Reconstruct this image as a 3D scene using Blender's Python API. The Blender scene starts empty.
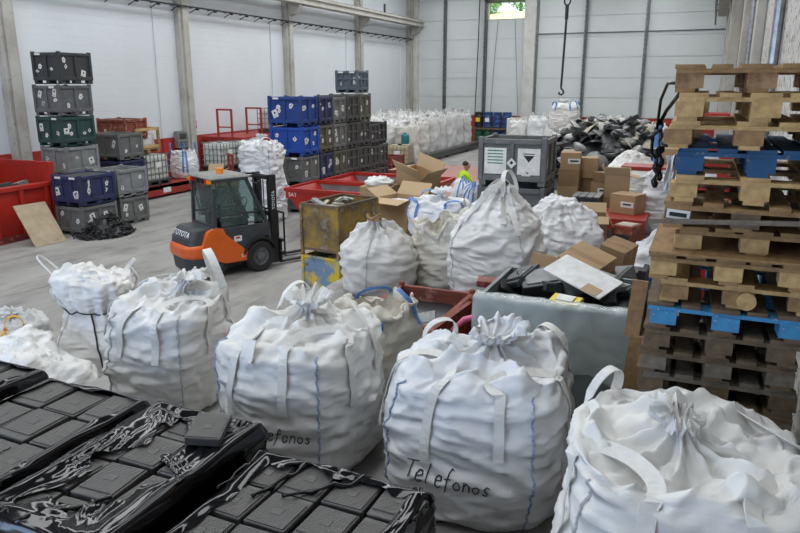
import bpy, bmesh, math, random
import numpy as np
from mathutils import Vector, Matrix, Euler

sc = bpy.context.scene
COL = sc.collection
R = math.radians

# ------------------------------------------------------------------ camera
cam_d = bpy.data.cameras.new('camera'); cam = bpy.data.objects.new('camera', cam_d); COL.objects.link(cam)
cam_d.sensor_width = 36.0; cam_d.lens = 31.275; cam_d.clip_end = 400
cam.location = (0, 0, 4.0)
cam.rotation_euler = (R(90 - 14.79), 0, R(23.5))
sc.camera = cam

# ------------------------------------------------------------------ world, sun, daylight
wd = bpy.data.worlds.new('world'); sc.world = wd; wd.use_nodes = True
bg = wd.node_tree.nodes['Background']
bg.inputs[0].default_value = (0.72, 0.85, 1.0, 1); bg.inputs[1].default_value = 2.2
def area(name, loc, rot, sx, sy, e, col):
    l = bpy.data.lights.new(name, 'AREA'); l.shape = 'RECTANGLE'; l.size = sx; l.size_y = sy; l.energy = e; l.color = col
    o = bpy.data.objects.new(name, l); COL.objects.link(o); o.location = loc; o.rotation_euler = rot
    return o
SKY = (0.955, 0.985, 1.0)
area('skylight_west', (-16.5, 22, 10.3), (0, 0, 0), 2.2, 48, 1700, SKY)
area('skylight_middle', (-10.0, 22, 10.3), (0, 0, 0), 2.2, 48, 1900, SKY)
area('skylight_east', (-3.5, 22, 10.3), (0, 0, 0), 2.2, 48, 1900, SKY)
area('doorway_daylight', (-7.5, -4.9, 2.9), (R(90), 0, 0), 6.0, 5.4, 520, (0.42, 0.62, 1.0))
sl = bpy.data.lights.new('sun', 'SUN'); sl.energy = 6; sl.angle = 0.02; so = bpy.data.objects.new('sun', sl); COL.objects.link(so)
so.rotation_euler = (R(40), 0, R(20))
sc.view_settings.view_transform = 'Standard'; sc.view_settings.look = 'None'
sc.view_settings.gamma = 1.0; sc.view_settings.use_curve_mapping = False
sc.view_settings.exposure = -0.18

# ------------------------------------------------------------------ numpy gradient noise
_rng = np.random.RandomState(7)
_perm = np.tile(_rng.permutation(256), 3)
_grad = _rng.normal(size=(256, 3)); _grad /= np.linalg.norm(_grad, axis=1)[:, None]
def pn(x, y, z, seed=0):
    x = np.asarray(x, float) + seed * 17.31; y = np.asarray(y, float) + seed * 5.77; z = np.asarray(z, float) - seed * 9.13
    x, y, z = np.broadcast_arrays(x, y, z)
    xi, yi, zi = np.floor(x).astype(int), np.floor(y).astype(int), np.floor(z).astype(int)
    xf, yf, zf = x - xi, y - yi, z - zi
    u, v, w = [t * t * t * (t * (t * 6 - 15) + 10) for t in (xf, yf, zf)]
    def g(a, b, c):
        i = _perm[_perm[_perm[(xi + a) & 255] + ((yi + b) & 255)] + ((zi + c) & 255)]
        G = _grad[i]
        return G[..., 0] * (xf - a) + G[..., 1] * (yf - b) + G[..., 2] * (zf - c)
    l = lambda a, b, t: a + t * (b - a)
    return 1.6 * l(l(l(g(0,0,0), g(1,0,0), u), l(g(0,1,0), g(1,1,0), u), v), l(l(g(0,0,1), g(1,0,1), u), l(g(0,1,1), g(1,1,1), u), v), w)

# ------------------------------------------------------------------ materials
MATS = {}
def _n(nt, t, **kw):
    n = nt.nodes.new(t)
    for k, v in kw.items(): setattr(n, k, v)
    return n
def mat(name, col, rough=0.6, metal=0.0, col2=None, scale=4.0, detail=6, lo=0.35, hi=0.65, bump=0.0, bscale=30.0, bdist=0.01,
        stretch=(1, 1, 1), spec=0.5, col3=None, scale3=15.0, lo3=0.55, hi3=0.62, weave=0.0, coat=0.0, coords='Object', trans=0.0, alpha=1.0, rough2=None):
    m = bpy.data.materials.new(name); m.use_nodes = True; nt = m.node_tree; b = nt.nodes['Principled BSDF']
    b.inputs['Base Color'].default_value = (*col, 1); b.inputs['Roughness'].default_value = rough
    b.inputs['Metallic'].default_value = metal; b.inputs['Specular IOR Level'].default_value = spec
    if coat: b.inputs['Coat Weight'].default_value = coat; b.inputs['Coat Roughness'].default_value = 0.12
    if trans: b.inputs['Transmission Weight'].default_value = trans
    if alpha < 1: b.inputs['Alpha'].default_value = alpha
    tc = _n(nt, 'ShaderNodeTexCoord'); mp = _n(nt, 'ShaderNodeMapping'); mp.inputs['Scale'].default_value = stretch
    nt.links.new(tc.outputs[coords], mp.inputs[0])
    cur = None
    def layer(prev, c, s, a, z, det):
        nz = _n(nt, 'ShaderNodeTexNoise'); nz.inputs['Scale'].default_value = s; nz.inputs['Detail'].default_value = det; nz.inputs['Roughness'].default_value = 0.62
        nt.links.new(mp.outputs[0], nz.inputs[0])
        rp = _n(nt, 'ShaderNodeMapRange'); rp.inputs[1].default_value = a; rp.inputs[2].default_value = z
        nt.links.new(nz.outputs[0], rp.inputs[0])
        mx = _n(nt, 'ShaderNodeMix', data_type='RGBA')
        nt.links.new(rp.outputs[0], mx.inputs[0])
        if prev is None: mx.inputs[6].default_value = (*col, 1)
        else: nt.links.new(prev, mx.inputs[6])
        mx.inputs[7].default_value = (*c, 1)
        return mx.outputs[2], rp.outputs[0]
    if col2:
        cur, f = layer(None, col2, scale, lo, hi, detail)
        if rough2 is not None:
            mr = _n(nt, 'ShaderNodeMapRange'); mr.inputs[3].default_value = rough; mr.inputs[4].default_value = rough2
            nt.links.new(f, mr.inputs[0]); nt.links.new(mr.outputs[0], b.inputs['Roughness'])
    if col3: cur, _ = layer(cur, col3, scale3, lo3, hi3, 4)
    if cur: nt.links.new(cur, b.inputs['Base Color'])
    if bump:
        nz = _n(nt, 'ShaderNodeTexNoise'); nz.inputs['Scale'].default_value = bscale; nz.inputs['Detail'].default_value = 5
        if weave:
            nz.noise_type = 'RIDGED_MULTIFRACTAL'; nz.inputs['Detail'].default_value = 3; nz.inputs['Scale'].default_value = 4.5; mq = _n(nt, 'ShaderNodeMapping'); mq.inputs['Scale'].default_value = (1, 1, 2.6); mq.inputs['Rotation'].default_value = (.25, .2, 0); nt.links.new(tc.outputs['Object'], mq.inputs[0]); nt.links.new(mq.outputs[0], nz.inputs[0])
        else: nt.links.new(mp.outputs[0], nz.inputs[0])
        bp = _n(nt, 'ShaderNodeBump'); bp.inputs['Strength'].default_value = bump; bp.inputs['Distance'].default_value = bdist
        nt.links.new(nz.outputs[0], bp.inputs['Height']); nt.links.new(bp.outputs[0], b.inputs['Normal'])
        if weave:
            w1 = _n(nt, 'ShaderNodeTexWave', bands_direction='Z'); w1.inputs['Scale'].default_value = weave
            nt.links.new(tc.outputs['Object'], w1.inputs[0])
            b2 = _n(nt, 'ShaderNodeBump'); b2.inputs['Strength'].default_value = 0.12; b2.inputs['Distance'].default_value = 0.004
            nt.links.new(w1.outputs[0], b2.inputs['Height']); nt.links.new(bp.outputs[0], b2.inputs['Normal']); nt.links.new(b2.outputs[0], b.inputs['Normal'])
    MATS[name] = m
    return m
def banded(name, base, band, ztop, rough, bump, bscale, col2, scale=3.0, block=False, spread=(0.3, 0.8)):
    """wall paint: a band of another colour up to ztop (object z), faint stains, fine relief, optional block joints"""
    m = mat(name, base, rough, 0, col2, scale, lo=spread[0], hi=spread[1], bump=bump, bscale=bscale, bdist=0.02)
    nt = m.node_tree; b = nt.nodes['Principled BSDF']; src = b.inputs['Base Color'].links[0].from_socket
    tc = _n(nt, 'ShaderNodeTexCoord'); sp = _n(nt, 'ShaderNodeSeparateXYZ'); nt.links.new(tc.outputs['Object'], sp.inputs[0])
    lt = _n(nt, 'ShaderNodeMath', operation='LESS_THAN'); lt.inputs[1].default_value = ztop; nt.links.new(sp.outputs[2], lt.inputs[0])
    mx = _n(nt, 'ShaderNodeMix', data_type='RGBA'); nt.links.new(lt.outputs[0], mx.inputs[0]); nt.links.new(src, mx.inputs[6]); mx.inputs[7].default_value = (*band, 1)
    nt.links.new(mx.outputs[2], b.inputs['Base Color'])
    if block:
        cb = _n(nt, 'ShaderNodeCombineXYZ'); nt.links.new(sp.outputs[1], cb.inputs[0]); nt.links.new(sp.outputs[2], cb.inputs[1])
        br = _n(nt, 'ShaderNodeTexBrick'); nt.links.new(cb.outputs[0], br.inputs[0])
        br.inputs['Scale'].default_value = 1.0; br.inputs['Brick Width'].default_value = 0.5; br.inputs['Row Height'].default_value = 0.25; br.inputs['Mortar Size'].default_value = 0.008
        bp = _n(nt, 'ShaderNodeBump'); bp.inputs['Strength'].default_value = 0.5; bp.inputs['Distance'].default_value = 0.012; bp.invert = True
        nt.links.new(br.outputs['Fac'], bp.inputs['Height'])
        old = b.inputs['Normal'].links[0].from_socket
        nt.links.new(old, bp.inputs['Normal']); nt.links.new(bp.outputs[0], b.inputs['Normal'])
    return m

mat('fabric', (.74, .735, .715), .62, 0, (.60, .59, .565), 2.2, lo=.48, hi=.78, bump=.8, bscale=12, bdist=.075, weave=90)
mat('fabric_cool', (.72, .73, .745), .55, 0, (.59, .60, .615), 1.8, lo=.48, hi=.8, bump=.8, bscale=12, bdist=.075, weave=90)
mat('fabric_cream', (.68, .65, .58), .68, 0, (.52, .49, .43), 2.4, lo=.45, hi=.75, bump=.8, bscale=12, bdist=.075, weave=90)
mat('fabric_dirty', (.62, .605, .57), .7, 0, (.45, .43, .40), 1.6, lo=.4, hi=.75, bump=.4, bscale=12, bdist=.03, weave=80)
mat('fabric_grey', (.56, .56, .55), .6, 0, (.44, .44, .43), 1.5, lo=.4, hi=.75, bump=.4, bscale=10, bdist=.03)
mat('strap_white', (.74, .735, .71), .6, 0, (.64, .63, .60), 20, bump=.4, bscale=120, bdist=.004)
mat('strap_blue', (.06, .16, .42), .6, 0, (.12, .26, .55), 30, bump=.4, bscale=120, bdist=.004)
mat('seam_blue', (.16, .24, .40), .7, 0, (.45, .50, .58), 60, lo=.4, hi=.6)
mat('seam_grey', (.36, .37, .39), .8, 0, (.58, .58, .58), 60, lo=.4, hi=.6)
mat('strap_yellow', (.62, .33, .02), .6)
mat('ink', (.02, .02, .025), .7)
mat('paper', (.82, .82, .80), .7, 0, (.66, .65, .62), 9)
mat('black_print', (.015, .015, .015), .6)
mat('concrete', (.34, .33, .31), .75, 0, (.22, .213, .20), .7, lo=.35, hi=.68, bump=.25, bscale=40, col3=(.12, .115, .108), scale3=1.7, lo3=.50, hi3=.78, stretch=(1.3, .5, 1))
mat('dock_concrete', (.34, .33, .31), .85, 0, (.22, .21, .2), 1.6, bump=.3, bscale=30)
mat('column_concrete', (.47, .455, .42), .85, 0, (.34, .32, .285), 1.4, lo=.4, hi=.7, bump=.5, bscale=26, col3=(.2, .185, .16), scale3=5, lo3=.62, hi3=.75)
mat('column_white', (.66, .65, .62), .8, 0, (.52, .50, .46), 1.6, bump=.4, bscale=22)
mat('panel_white', (.66, .69, .69), .55, 0, (.59, .62, .62), .8, lo=.3, hi=.8, bump=.06, bscale=5)
mat('steel_post', (.16, .175, .18), .45, .5, (.30, .31, .31), 5, lo=.5, hi=.7)
mat('steel', (.42, .43, .44), .35, .9, (.28, .28, .28), 12)
mat('dark_steel', (.07, .075, .08), .45, .6, (.13, .13, .13), 10)
mat('dark_metal', (.03, .032, .035), .5, .4)
mat('cage_steel', (.30, .31, .31), .4, .7)
mat('tank_white', (.72, .74, .70), .4, 0, (.60, .62, .57), 2.5, spec=.4)
mat('tank_yellow', (.62, .55, .33), .4, 0, (.48, .41, .24), 2.5)
def plastic(n, c, k=.6, c3=None):
    return mat(n, c, .55, 0, tuple(x * k for x in c), 3.0, lo=.35, hi=.70, bump=.15, bscale=24, col3=c3 or tuple(min(1, x * 1.8 + .06) for x in c), scale3=7, lo3=.63, hi3=.74)
plastic('box_dark', (.062, .064, .064)); plastic('box_black', (.040, .043, .047)); plastic('box_green', (.022, .064, .062)); plastic('box_grey', (.16, .165, .16)); plastic('box_slate', (.13, .135, .14))
plastic('box_light', (.25, .26, .26)); plastic('box_blue', (.012, .050, .24), c3=(.08, .13, .28)); plastic('box_bright', (.010, .075, .42), c3=(.05, .14, .45)); plastic('box_navy', (.026, .034, .10), c3=(.10, .11, .17)); plastic('box_bluegrey', (.11, .14, .17)); plastic('box_olive', (.10, .10, .075))
mat('rust_red', (.26, .055, .03), .75, 0, (.14, .04, .03), 3, bump=.2, bscale=20, col3=(.36, .15, .10), scale3=6)
mat('red_paint', (.42, .022, .012), .42, 0, (.28, .016, .011), 2.2, lo=.4, hi=.8, bump=.08, bscale=20, col3=(.16, .05, .035), scale3=6, lo3=.64, hi3=.72)
mat('red_frame', (.40, .03, .02), .5, 0, (.25, .025, .02), 4)
mat('dark_red', (.20, .022, .018), .55, 0, (.11, .02, .018), 4, col3=(.3, .1, .08), scale3=9)
mat('skip_inner', (.30, .31, .33), .5, .2, (.20, .2, .21), 3, bump=.2, bscale=10)
mat('yellow_worn', (.36, .22, .035), .7, 0, (.10, .07, .035), 2.6, lo=.36, hi=.60, bump=.3, bscale=16, col3=(.27, .22, .16), scale3=5, lo3=.53, hi3=.66)
mat('yellow_blue_worn', (.62, .44, .02), .65, 0, (.16, .25, .36), 2.2, lo=.46, hi=.56, bump=.3, bscale=16, col3=(.14, .10, .06), scale3=6, lo3=.58, hi3=.66)
mat('cardboard', (.42, .28, .15), .8, 0, (.34, .22, .115), 3, lo=.3, hi=.8, bump=.1, bscale=30)
mat('cardboard_dark', (.31, .195, .10), .8, 0, (.23, .14, .075), 3, lo=.3, hi=.8, bump=.1, bscale=30)
mat('cardboard_inner', (.47, .34, .20), .85)
mat('tape', (.30, .19, .09), .35)
mat('wood_new', (.60, .41, .18), .75, 0, (.38, .23, .10), 5, stretch=(4, 1, 4), lo=.35, hi=.7, bump=.25, bscale=18)
mat('wood_mid', (.37, .225, .095), .8, 0, (.20, .115, .055), 5, stretch=(4, 1, 4), lo=.35, hi=.7, bump=.3, bscale=18)
mat('wood_old', (.17, .12, .072), .85, 0, (.085, .062, .04), 5, stretch=(4, 1, 4), lo=.35, hi=.7, bump=.35, bscale=18)
mat('wood_grey', (.22, .19, .15), .85, 0, (.12, .10, .078), 5, stretch=(4, 1, 4), lo=.35, hi=.7, bump=.35, bscale=18)
mat('wood_bark', (.20, .11, .055), .85, 0, (.36, .24, .13), 9, lo=.4, hi=.6, bump=.5, bscale=40)
mat('wood_blue', (.014, .085, .21), .7, 0, (.035, .09, .17), 6, stretch=(3, 1, 3), lo=.4, hi=.75, bump=.3, bscale=20, col3=(.26, .3, .32), scale3=10, lo3=.63, hi3=.7)
mat('wood_bright_blue', (.05, .27, .52), .65, 0, (.035, .17, .36), 6, stretch=(3, 1, 3), lo=.4, hi=.75, bump=.3, bscale=20, col3=(.45, .5, .52), scale3=12, lo3=.62, hi3=.69)
mat('plywood', (.42, .34, .23), .8, 0, (.30, .235, .15), 4, lo=.35, hi=.7, bump=.1, bscale=30, col3=(.2, .15, .1), scale3=7, lo3=.64, hi3=.72)
mat('orange_paint', (.72, .12, .012), .35, 0, (.55, .085, .012), 4, lo=.5, hi=.8, coat=.3)
mat('fork_grey', (.040, .046, .052), .5, 0, (.065, .07, .075), 5, lo=.45, hi=.75)
mat('fork_black', (.014, .015, .016), .55)
mat('roof_grey', (.17, .18, .17), .6, 0, (.25, .25, .22), 6)
mat('rubber', (.018, .018, .018), .8, bump=.3, bscale=60)
mat('lamp_orange', (.85, .26, .01), .25, coat=.5)
mat('lamp_red', (.55, .01, .01), .25, coat=.5)
mat('white_print', (.82, .83, .84), .5)
mat('box_tech', (.05, .048, .046), .45, 0, (.075, .072, .068), 10)
mat('film', (.003, .003, .004), .09, 0, bump=.12, bscale=5, bdist=.02, spec=.4)
mat('film_black', (.006, .006, .007), .2, 0, bump=.4, bscale=14, bdist=.02, spec=.4)
mat('roof_sheet', (.30, .31, .32), .7)
mat('cable_black', (.012, .012, .013), .4)
mat('scrap_grey', (.30, .30, .29), .5, 0, (.15, .15, .15), 6); mat('scrap_light', (.52, .52, .49), .5, 0, (.35, .34, .31), 6); mat('scrap_black', (.022, .024, .027), .4); mat('scrap_tan', (.50, .46, .37), .6, 0, (.34, .31, .25), 5)
mat('drum_blue', (.012, .075, .25), .4, 0, (.02, .05, .13), 4); mat('drum_black', (.012, .014, .018), .45); mat('drum_green', (.02, .14, .07), .45); mat('teal', (.02, .17, .18), .4)
mat('hi_vis', (.50, .74, .02), .7); mat('skin', (.50, .27, .19), .6); mat('hair', (.05, .03, .02), .8); mat('trousers', (.02, .03, .06), .8)
mat('pink', (.75, .16, .32), .5); mat('bright_yellow', (.75, .58, .02), .5)
mat('floor_pink', (.42, .20, .17), .6, 0, (.33, .19, .165), 1.2, bump=.1, bscale=30)
mat('leaf', (.10, .22, .05), .6, 0, (.20, .34, .08), 3); mat('bark', (.12, .08, .05), .9); mat('meadow', (.55, .60, .30), .9, 0, (.45, .52, .22), .3)
mat('stripe_fabric', (.66, .655, .64), .65, bump=.3, bscale=20)
g = mat('cab_glass', (.55, .66, .63), .05, trans=.93); g.node_tree.nodes['Principled BSDF'].inputs['IOR'].default_value = 1.12
g = mat('window_glass', (.95, .97, .97), .02, trans=1.0); g.node_tree.nodes['Principled BSDF'].inputs['IOR'].default_value = 1.05
g = mat('clear_sheet', (.70, .76, .75), .25, 0, (.55, .62, .61), 4, trans=.1, bump=.5, bscale=9, bdist=.03, alpha=.42)
banded('wall_white', (.70, .735, .765), (.40, .030, .022), 1.85, .7, .12, 30, (.62, .655, .685), .35, block=True)
banded('back_base', (.60, .62, .62), (.36, .032, .024), 1.80, .7, .1, 20, (.5, .52, .52))
mat('roughcast', (.60, .585, .55), .9, 0, (.47, .45, .41), 1.2, lo=.35, hi=.7, bump=1.0, bscale=9, bdist=.06, col3=(.11, .10, .085), scale3=11, lo3=.565, hi3=.62)
# ventilated top of the black boxes: fine louvres as relief
def louvre(name, base, rot):
    m = mat(name, base, .5); nt = m.node_tree; b = nt.nodes['Principled BSDF']
    tc = _n(nt, 'ShaderNodeTexCoord'); w = _n(nt, 'ShaderNodeTexWave', bands_direction='X' if rot else 'Y'); w.inputs['Scale'].default_value = 26
    nt.links.new(tc.outputs['Object'], w.inputs[0])
    bp = _n(nt, 'ShaderNodeBump'); bp.inputs['Strength'].default_value = .9; bp.inputs['Distance'].default_value = .006
    nt.links.new(w.outputs[0], bp.inputs['Height']); nt.links.new(bp.outputs[0], b.inputs['Normal'])
louvre('louvre', (.125, .117, .108), True)

# ------------------------------------------------------------------ mesh helpers
class MB:
    def __init__(s): s.v = []; s.f = []; s.m = []
    def add(s, vs, fs, mi=0):
        o = len(s.v); s.v += [tuple(map(float, p)) for p in vs]; s.f += [tuple(o + i for i in f) for f in fs]; s.m += [mi] * len(fs)
        return s
    def box(s, c, d, rot=None, mi=0):
        hx, hy, hz = d[0] / 2, d[1] / 2, d[2] / 2
        vs = [Vector((x, y, z)) for x in (-hx, hx) for y in (-hy, hy) for z in (-hz, hz)]
        if rot is not None:
            M_ = rot if isinstance(rot, Matrix) else Euler(rot).to_matrix()
            vs = [M_ @ p for p in vs]
        c = Vector(c); vs = [p + c for p in vs]
        return s.add(vs, [(0, 1, 3, 2), (4, 6, 7, 5), (0, 4, 5, 1), (2, 3, 7, 6), (0, 2, 6, 4), (1, 5, 7, 3)], mi)
    def bb(s, x0, x1, y0, y1, z0, z1, mi=0): return s.box(((x0 + x1) / 2, (y0 + y1) / 2, (z0 + z1) / 2), (x1 - x0, y1 - y0, z1 - z0), None, mi)
    def bar(s, a, b, w, t=None, up=(0, 0, 1), mi=0):
        a, b = Vector(a), Vector(b); d = b - a; L = d.length; d.normalize(); u = Vector(up)
        if abs(d.dot(u)) > .98: u = Vector((1, 0, 0))
        x = d.cross(u).normalized(); z = x.cross(d)
        return s.box((a + b) / 2, (w, L, t or w), Matrix((x, d, z)).transposed(), mi)
    def tube(s, pts, r, n=6, cap=True, mi=0):
        pts = [Vector(p) for p in pts]; k = len(pts); rr = r if hasattr(r, '__len__') else [r] * k
        vs = []; prev = None
        for i, p in enumerate(pts):
            d = (pts[min(i + 1, k - 1)] - pts[max(i - 1, 0)]).normalized()
            if prev is None:
                a = Vector((0, 0, 1)) if abs(d.z) < .9 else Vector((1, 0, 0)); x = d.cross(a).normalized()
            else:
                x = (prev - d * prev.dot(d)); x = x.normalized() if x.length > 1e-6 else d.orthogonal().normalized()
            prev = x; y = d.cross(x)
            for j in range(n):
                t = 2 * math.pi * j / n; vs.append(p + (x * math.cos(t) + y * math.sin(t)) * rr[i])
        fs = [(i * n + j, i * n + (j + 1) % n, (i + 1) * n + (j + 1) % n, (i + 1) * n + j) for i in range(k - 1) for j in range(n)]
        if cap: fs += [tuple(range(n))[::-1], tuple((k - 1) * n + j for j in range(n))]
        return s.add(vs, fs, mi)
    def cyl(s, a, b, r, n=12, r2=None, mi=0): return s.tube([a, b], [r, r if r2 is None else r2], n, True, mi)
    def ribbon(s, pts, nrm, w, t=.005, mi=0):
        """a strap: a flat band of width w and thickness t along pts, nrm = facing of the band at each point"""
        pts = [Vector(p) for p in pts]; k = len(pts); vs = []
        for i, p in enumerate(pts):
            d = (pts[min(i + 1, k - 1)] - pts[max(i - 1, 0)]).normalized(); n = Vector(nrm[i]); n = (n - d * n.dot(d))
            n = n.normalized() if n.length > 1e-6 else d.orthogonal().normalized(); x = d.cross(n)
            for a, b in ((-1, -1), (1, -1), (1, 1), (-1, 1)): vs.append(p + x * a * w / 2 + n * b * t / 2)
        fs = [(i * 4 + j, i * 4 + (j + 1) % 4, i * 4 + 4 + (j + 1) % 4, i * 4 + 4 + j) for i in range(k - 1) for j in range(4)] + [(0, 1, 2, 3), (4 * k - 1, 4 * k - 2, 4 * k - 3, 4 * k - 4)]
        return s.add(vs, fs, mi)
    def prism(s, poly, h, axis='z', at=0.0, mi=0):
        """poly (a,b) extruded by h: axis x -> (y,z), y -> (x,z), z -> (x,y)"""
        n = len(poly)
        P = {'x': lambda a, b, t: (t, a, b), 'y': lambda a, b, t: (a, t, b), 'z': lambda a, b, t: (a, b, t)}[axis]
        vs = [P(a, b, at) for a, b in poly] + [P(a, b, at + h) for a, b in poly]
        fs = [tuple(range(n))[::-1], tuple(range(n, 2 * n))] + [(i, (i + 1) % n, n + (i + 1) % n, n + i) for i in range(n)]
        return s.add(vs, fs, mi)
    def lathe(s, prof, n=16, c=(0, 0, 0), mi=0, cap=True):
        k = len(prof); vs = [(c[0] + r * math.cos(2 * math.pi * j / n), c[1] + r * math.sin(2 * math.pi * j / n), c[2] + z) for r, z in prof for j in range(n)]
        fs = [(i * n + j, i * n + (j + 1) % n, (i + 1) * n + (j + 1) % n, (i + 1) * n + j) for i in range(k - 1) for j in range(n)]
        if cap: fs += [tuple(range(n))[::-1], tuple((k - 1) * n + j for j in range(n))]
        return s.add(vs, fs, mi)
    def grid(s, P, wrap=False, mi=0):
        nv, nu = P.shape[:2]; o = len(s.v); s.v += [tuple(map(float, p)) for p in P.reshape(-1, 3)]
        for i in range(nv - 1):
            for j in range(nu if wrap else nu - 1):
                k = (j + 1) % nu; s.f.append((o + i * nu + j, o + i * nu + k, o + (i + 1) * nu + k, o + (i + 1) * nu + j)); s.m.append(mi)
        return s
    def mesh(s, name, mats, smooth=False, fix=True):
        me = bpy.data.meshes.new(name); me.from_pydata(s.v, [], s.f); me.update()
        mats = mats if isinstance(mats, (list, tuple)) else [mats]
        for q in mats: me.materials.append(MATS[q])
        if len(mats) > 1: me.polygons.foreach_set('material_index', s.m)
        if fix:
            bm = bmesh.new(); bm.from_mesh(me); bmesh.ops.recalc_face_normals(bm, faces=bm.faces); bm.to_mesh(me); bm.free()
        if smooth: me.polygons.foreach_set('use_smooth', [True] * len(me.polygons))
        return me
    def build(s, name, mats, parent=None, smooth=False, bevel=0, solid=0, fix=True):
        return put(name, s.mesh(name, mats, smooth, fix), parent, bevel=bevel, solid=solid)
def put(name, me, parent=None, loc=None, rot=None, bevel=0, solid=0):
    o = bpy.data.objects.new(name, me); COL.objects.link(o)
    if parent: o.parent = parent
    if loc is not None: o.location = loc
    if rot is not None: o.rotation_euler = rot
    if bevel:
        b = o.modifiers.new('bevel', 'BEVEL'); b.width = bevel; b.segments = 2; b.limit_method = 'ANGLE'
    if solid:
        b = o.modifiers.new('solid', 'SOLIDIFY'); b.thickness = solid; b.offset = -1
    return o
SEEN = {}
def tag(o, label, cat, group=None, kind=None):
    o['label'] = label; o['category'] = cat
    if group: o['group'] = group
    if kind: o['kind'] = kind
    assert label not in SEEN or (group and SEEN[label] == group), label
    SEEN[label] = group
    return o
def thing(name, label, cat, loc=(0, 0, 0), rz=0.0, group=None, rot=None):
    o = bpy.data.objects.new(name, None); COL.objects.link(o); o.empty_display_size = .1
    o.location = loc; o.rotation_euler = rot if rot else (0, 0, rz)
    return tag(o, label, cat, group)
def struct(name, mb, mats, parent=None, label=None, **kw):
    o = mb.build(name, mats, parent, **kw)
    if not parent: o['kind'] = 'structure'
    if label: o['label'] = label
    return o
def dup(root, loc, rz=None, label=None, group=None, rot=None, scale=None):
    def cp(o, par):
        c = o.copy(); COL.objects.link(c); c.parent = par
        for ch in o.children: cp(ch, c)
        return c
    r = cp(root, None); r.location = loc
    if rz is not None: r.rotation_euler = (0, 0, rz)
    if rot is not None: r.rotation_euler = rot
    if scale: r.scale = scale
    if label: tag(r, label, r['category'], group or r.get('group'))
    return r
def text_mesh(body, size, matname, depth=.002, shear=0.0, font_space=1.0):
    c = bpy.data.curves.new('lettering', 'FONT'); c.body = body; c.size = size; c.extrude = depth; c.align_x = 'CENTER'; c.align_y = 'CENTER'; c.shear = shear; c.space_character = font_space; c.resolution_u = 3
    o = bpy.data.objects.new('lettering', c); COL.objects.link(o); bpy.context.view_layer.update()
    me = bpy.data.meshes.new_from_object(o.evaluated_get(bpy.context.evaluated_depsgraph_get()))
    bpy.data.objects.remove(o); bpy.data.curves.remove(c)
    me.materials.clear(); me.materials.append(MATS[matname]); me.name = 'lettering'
    return me
def smooth01(a, b, x):
    t = np.clip((x - a) / (b - a), 0, 1); return t * t * (3 - 2 * t)

# ================================================================== THE SETTING
fl = struct('floor', MB().bb(-20.3, 1.1, -5.3, 48.3, -.3, 0), 'concrete')
struct('floor_marking', MB().bb(-13.0, -6.6, 21.5, 33.0, 0, .004), 'floor_pink', fl, 'faded pink painted floor area')
struct('floor_dock', MB().prism([(-4.95, -5), (.8, -5), (.8, 15.9), (-4.5, 15.9), (-4.5, 5.2), (-4.95, 5.2)], 1.35, 'z', 0), 'dock_concrete')
struct('wall_left', MB().bb(-20.4, -20.0, -5.3, 48.4, 0, 10.6), 'wall_white')
struct('wall_right', MB().bb(.8, 1.1, -5.3, 48.4, 0, 10.6), 'roughcast')
wf = MB(); wf.bb(-20, -10.6, -5.3, -5.0, 0, 10.6); wf.bb(-4.4, .8, -5.3, -5.0, 0, 10.6); wf.bb(-10.6, -4.4, -5.3, -5.0, 5.7, 10.6)
struct('wall_front', wf, 'wall_white')
cl = MB()
for a, b in ((-20.4, -17.7), (-15.3, -11.2), (-8.8, -4.7), (-2.3, 1.1)): cl.bb(a, b, -5.3, 48.4, 10.45, 10.7)
for a in (-17.7, -11.2, -4.7): cl.bb(a, a + 2.4, -5.3, -2.2, 10.45, 10.7); cl.bb(a, a + 2.4, 46.2, 48.4, 10.45, 10.7); cl.bb(a, a + 2.4, -2.2, 46.2, 10.66, 10.7)
struct('ceiling', cl, 'roof_sheet')
wb = MB()
WX0, WX1, WZ0, WZ1 = -14.40, -11.78, 8.16, 9.75
wb.bb(-20, WX0, 48.0, 48.3, 0, 10.6); wb.bb(WX1, .8, 48.0, 48.3, 0, 10.6); wb.bb(WX0, WX1, 48.0, 48.3, 0, WZ0); wb.bb(WX0, WX1, 48.0, 48.3, WZ1, 10.6)
wbo = struct('wall_back', wb, 'back_base')
rows = [1.83, 3.07, 4.32, 5.60, 6.88, 8.16, 9.44, 10.44]
for x0, x1 in ((-19.36, -17.45), (-17.30, -14.56), (-14.36, -11.80), (-10.9, -7.88), (-7.70, -4.18), (-3.98, .78)):
    for i in range(7):
        if x0 == -14.36 and i >= 5: continue
        struct('panel', MB().bb(x0, x1, 47.93, 48.0, rows[i] + .012, rows[i + 1] - .012), 'panel_white', wbo)
for x in (-17.375, -14.47, -7.79, -4.08):                      # steel posts with holes between the panels
    p = struct('post', MB().bb(x - .10, x - .03, 47.72, 47.97, 0, 10.4).bb(x - .03, x + .09, 47.86, 47.97, 0, 10.4).bb(x + .05, x + .09, 47.72, 47.97, 0, 10.4), 'steel_post', wbo)
    sl_ = MB()
    for k in range(34): sl_.bb(x - .085, x - .045, 47.70, 47.725, .4 + k * .3, .52 + k * .3)
    struct('bolt_plate', sl_, 'steel', p)['kind'] = 'stuff'
struct('column', MB().bb(-11.75, -10.98, 47.5, 48.0, 0, 10.5), 'column_white', bevel=.03)
struct('column', MB().bb(-10.98, -10.86, 47.7, 48.0, 0, 10.5), 'steel_post', bevel=.01)
struct('column', MB().bb(-19.75, -19.37, 47.55, 48.0, 0, 10.5), 'column_white', bevel=.03)
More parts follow.
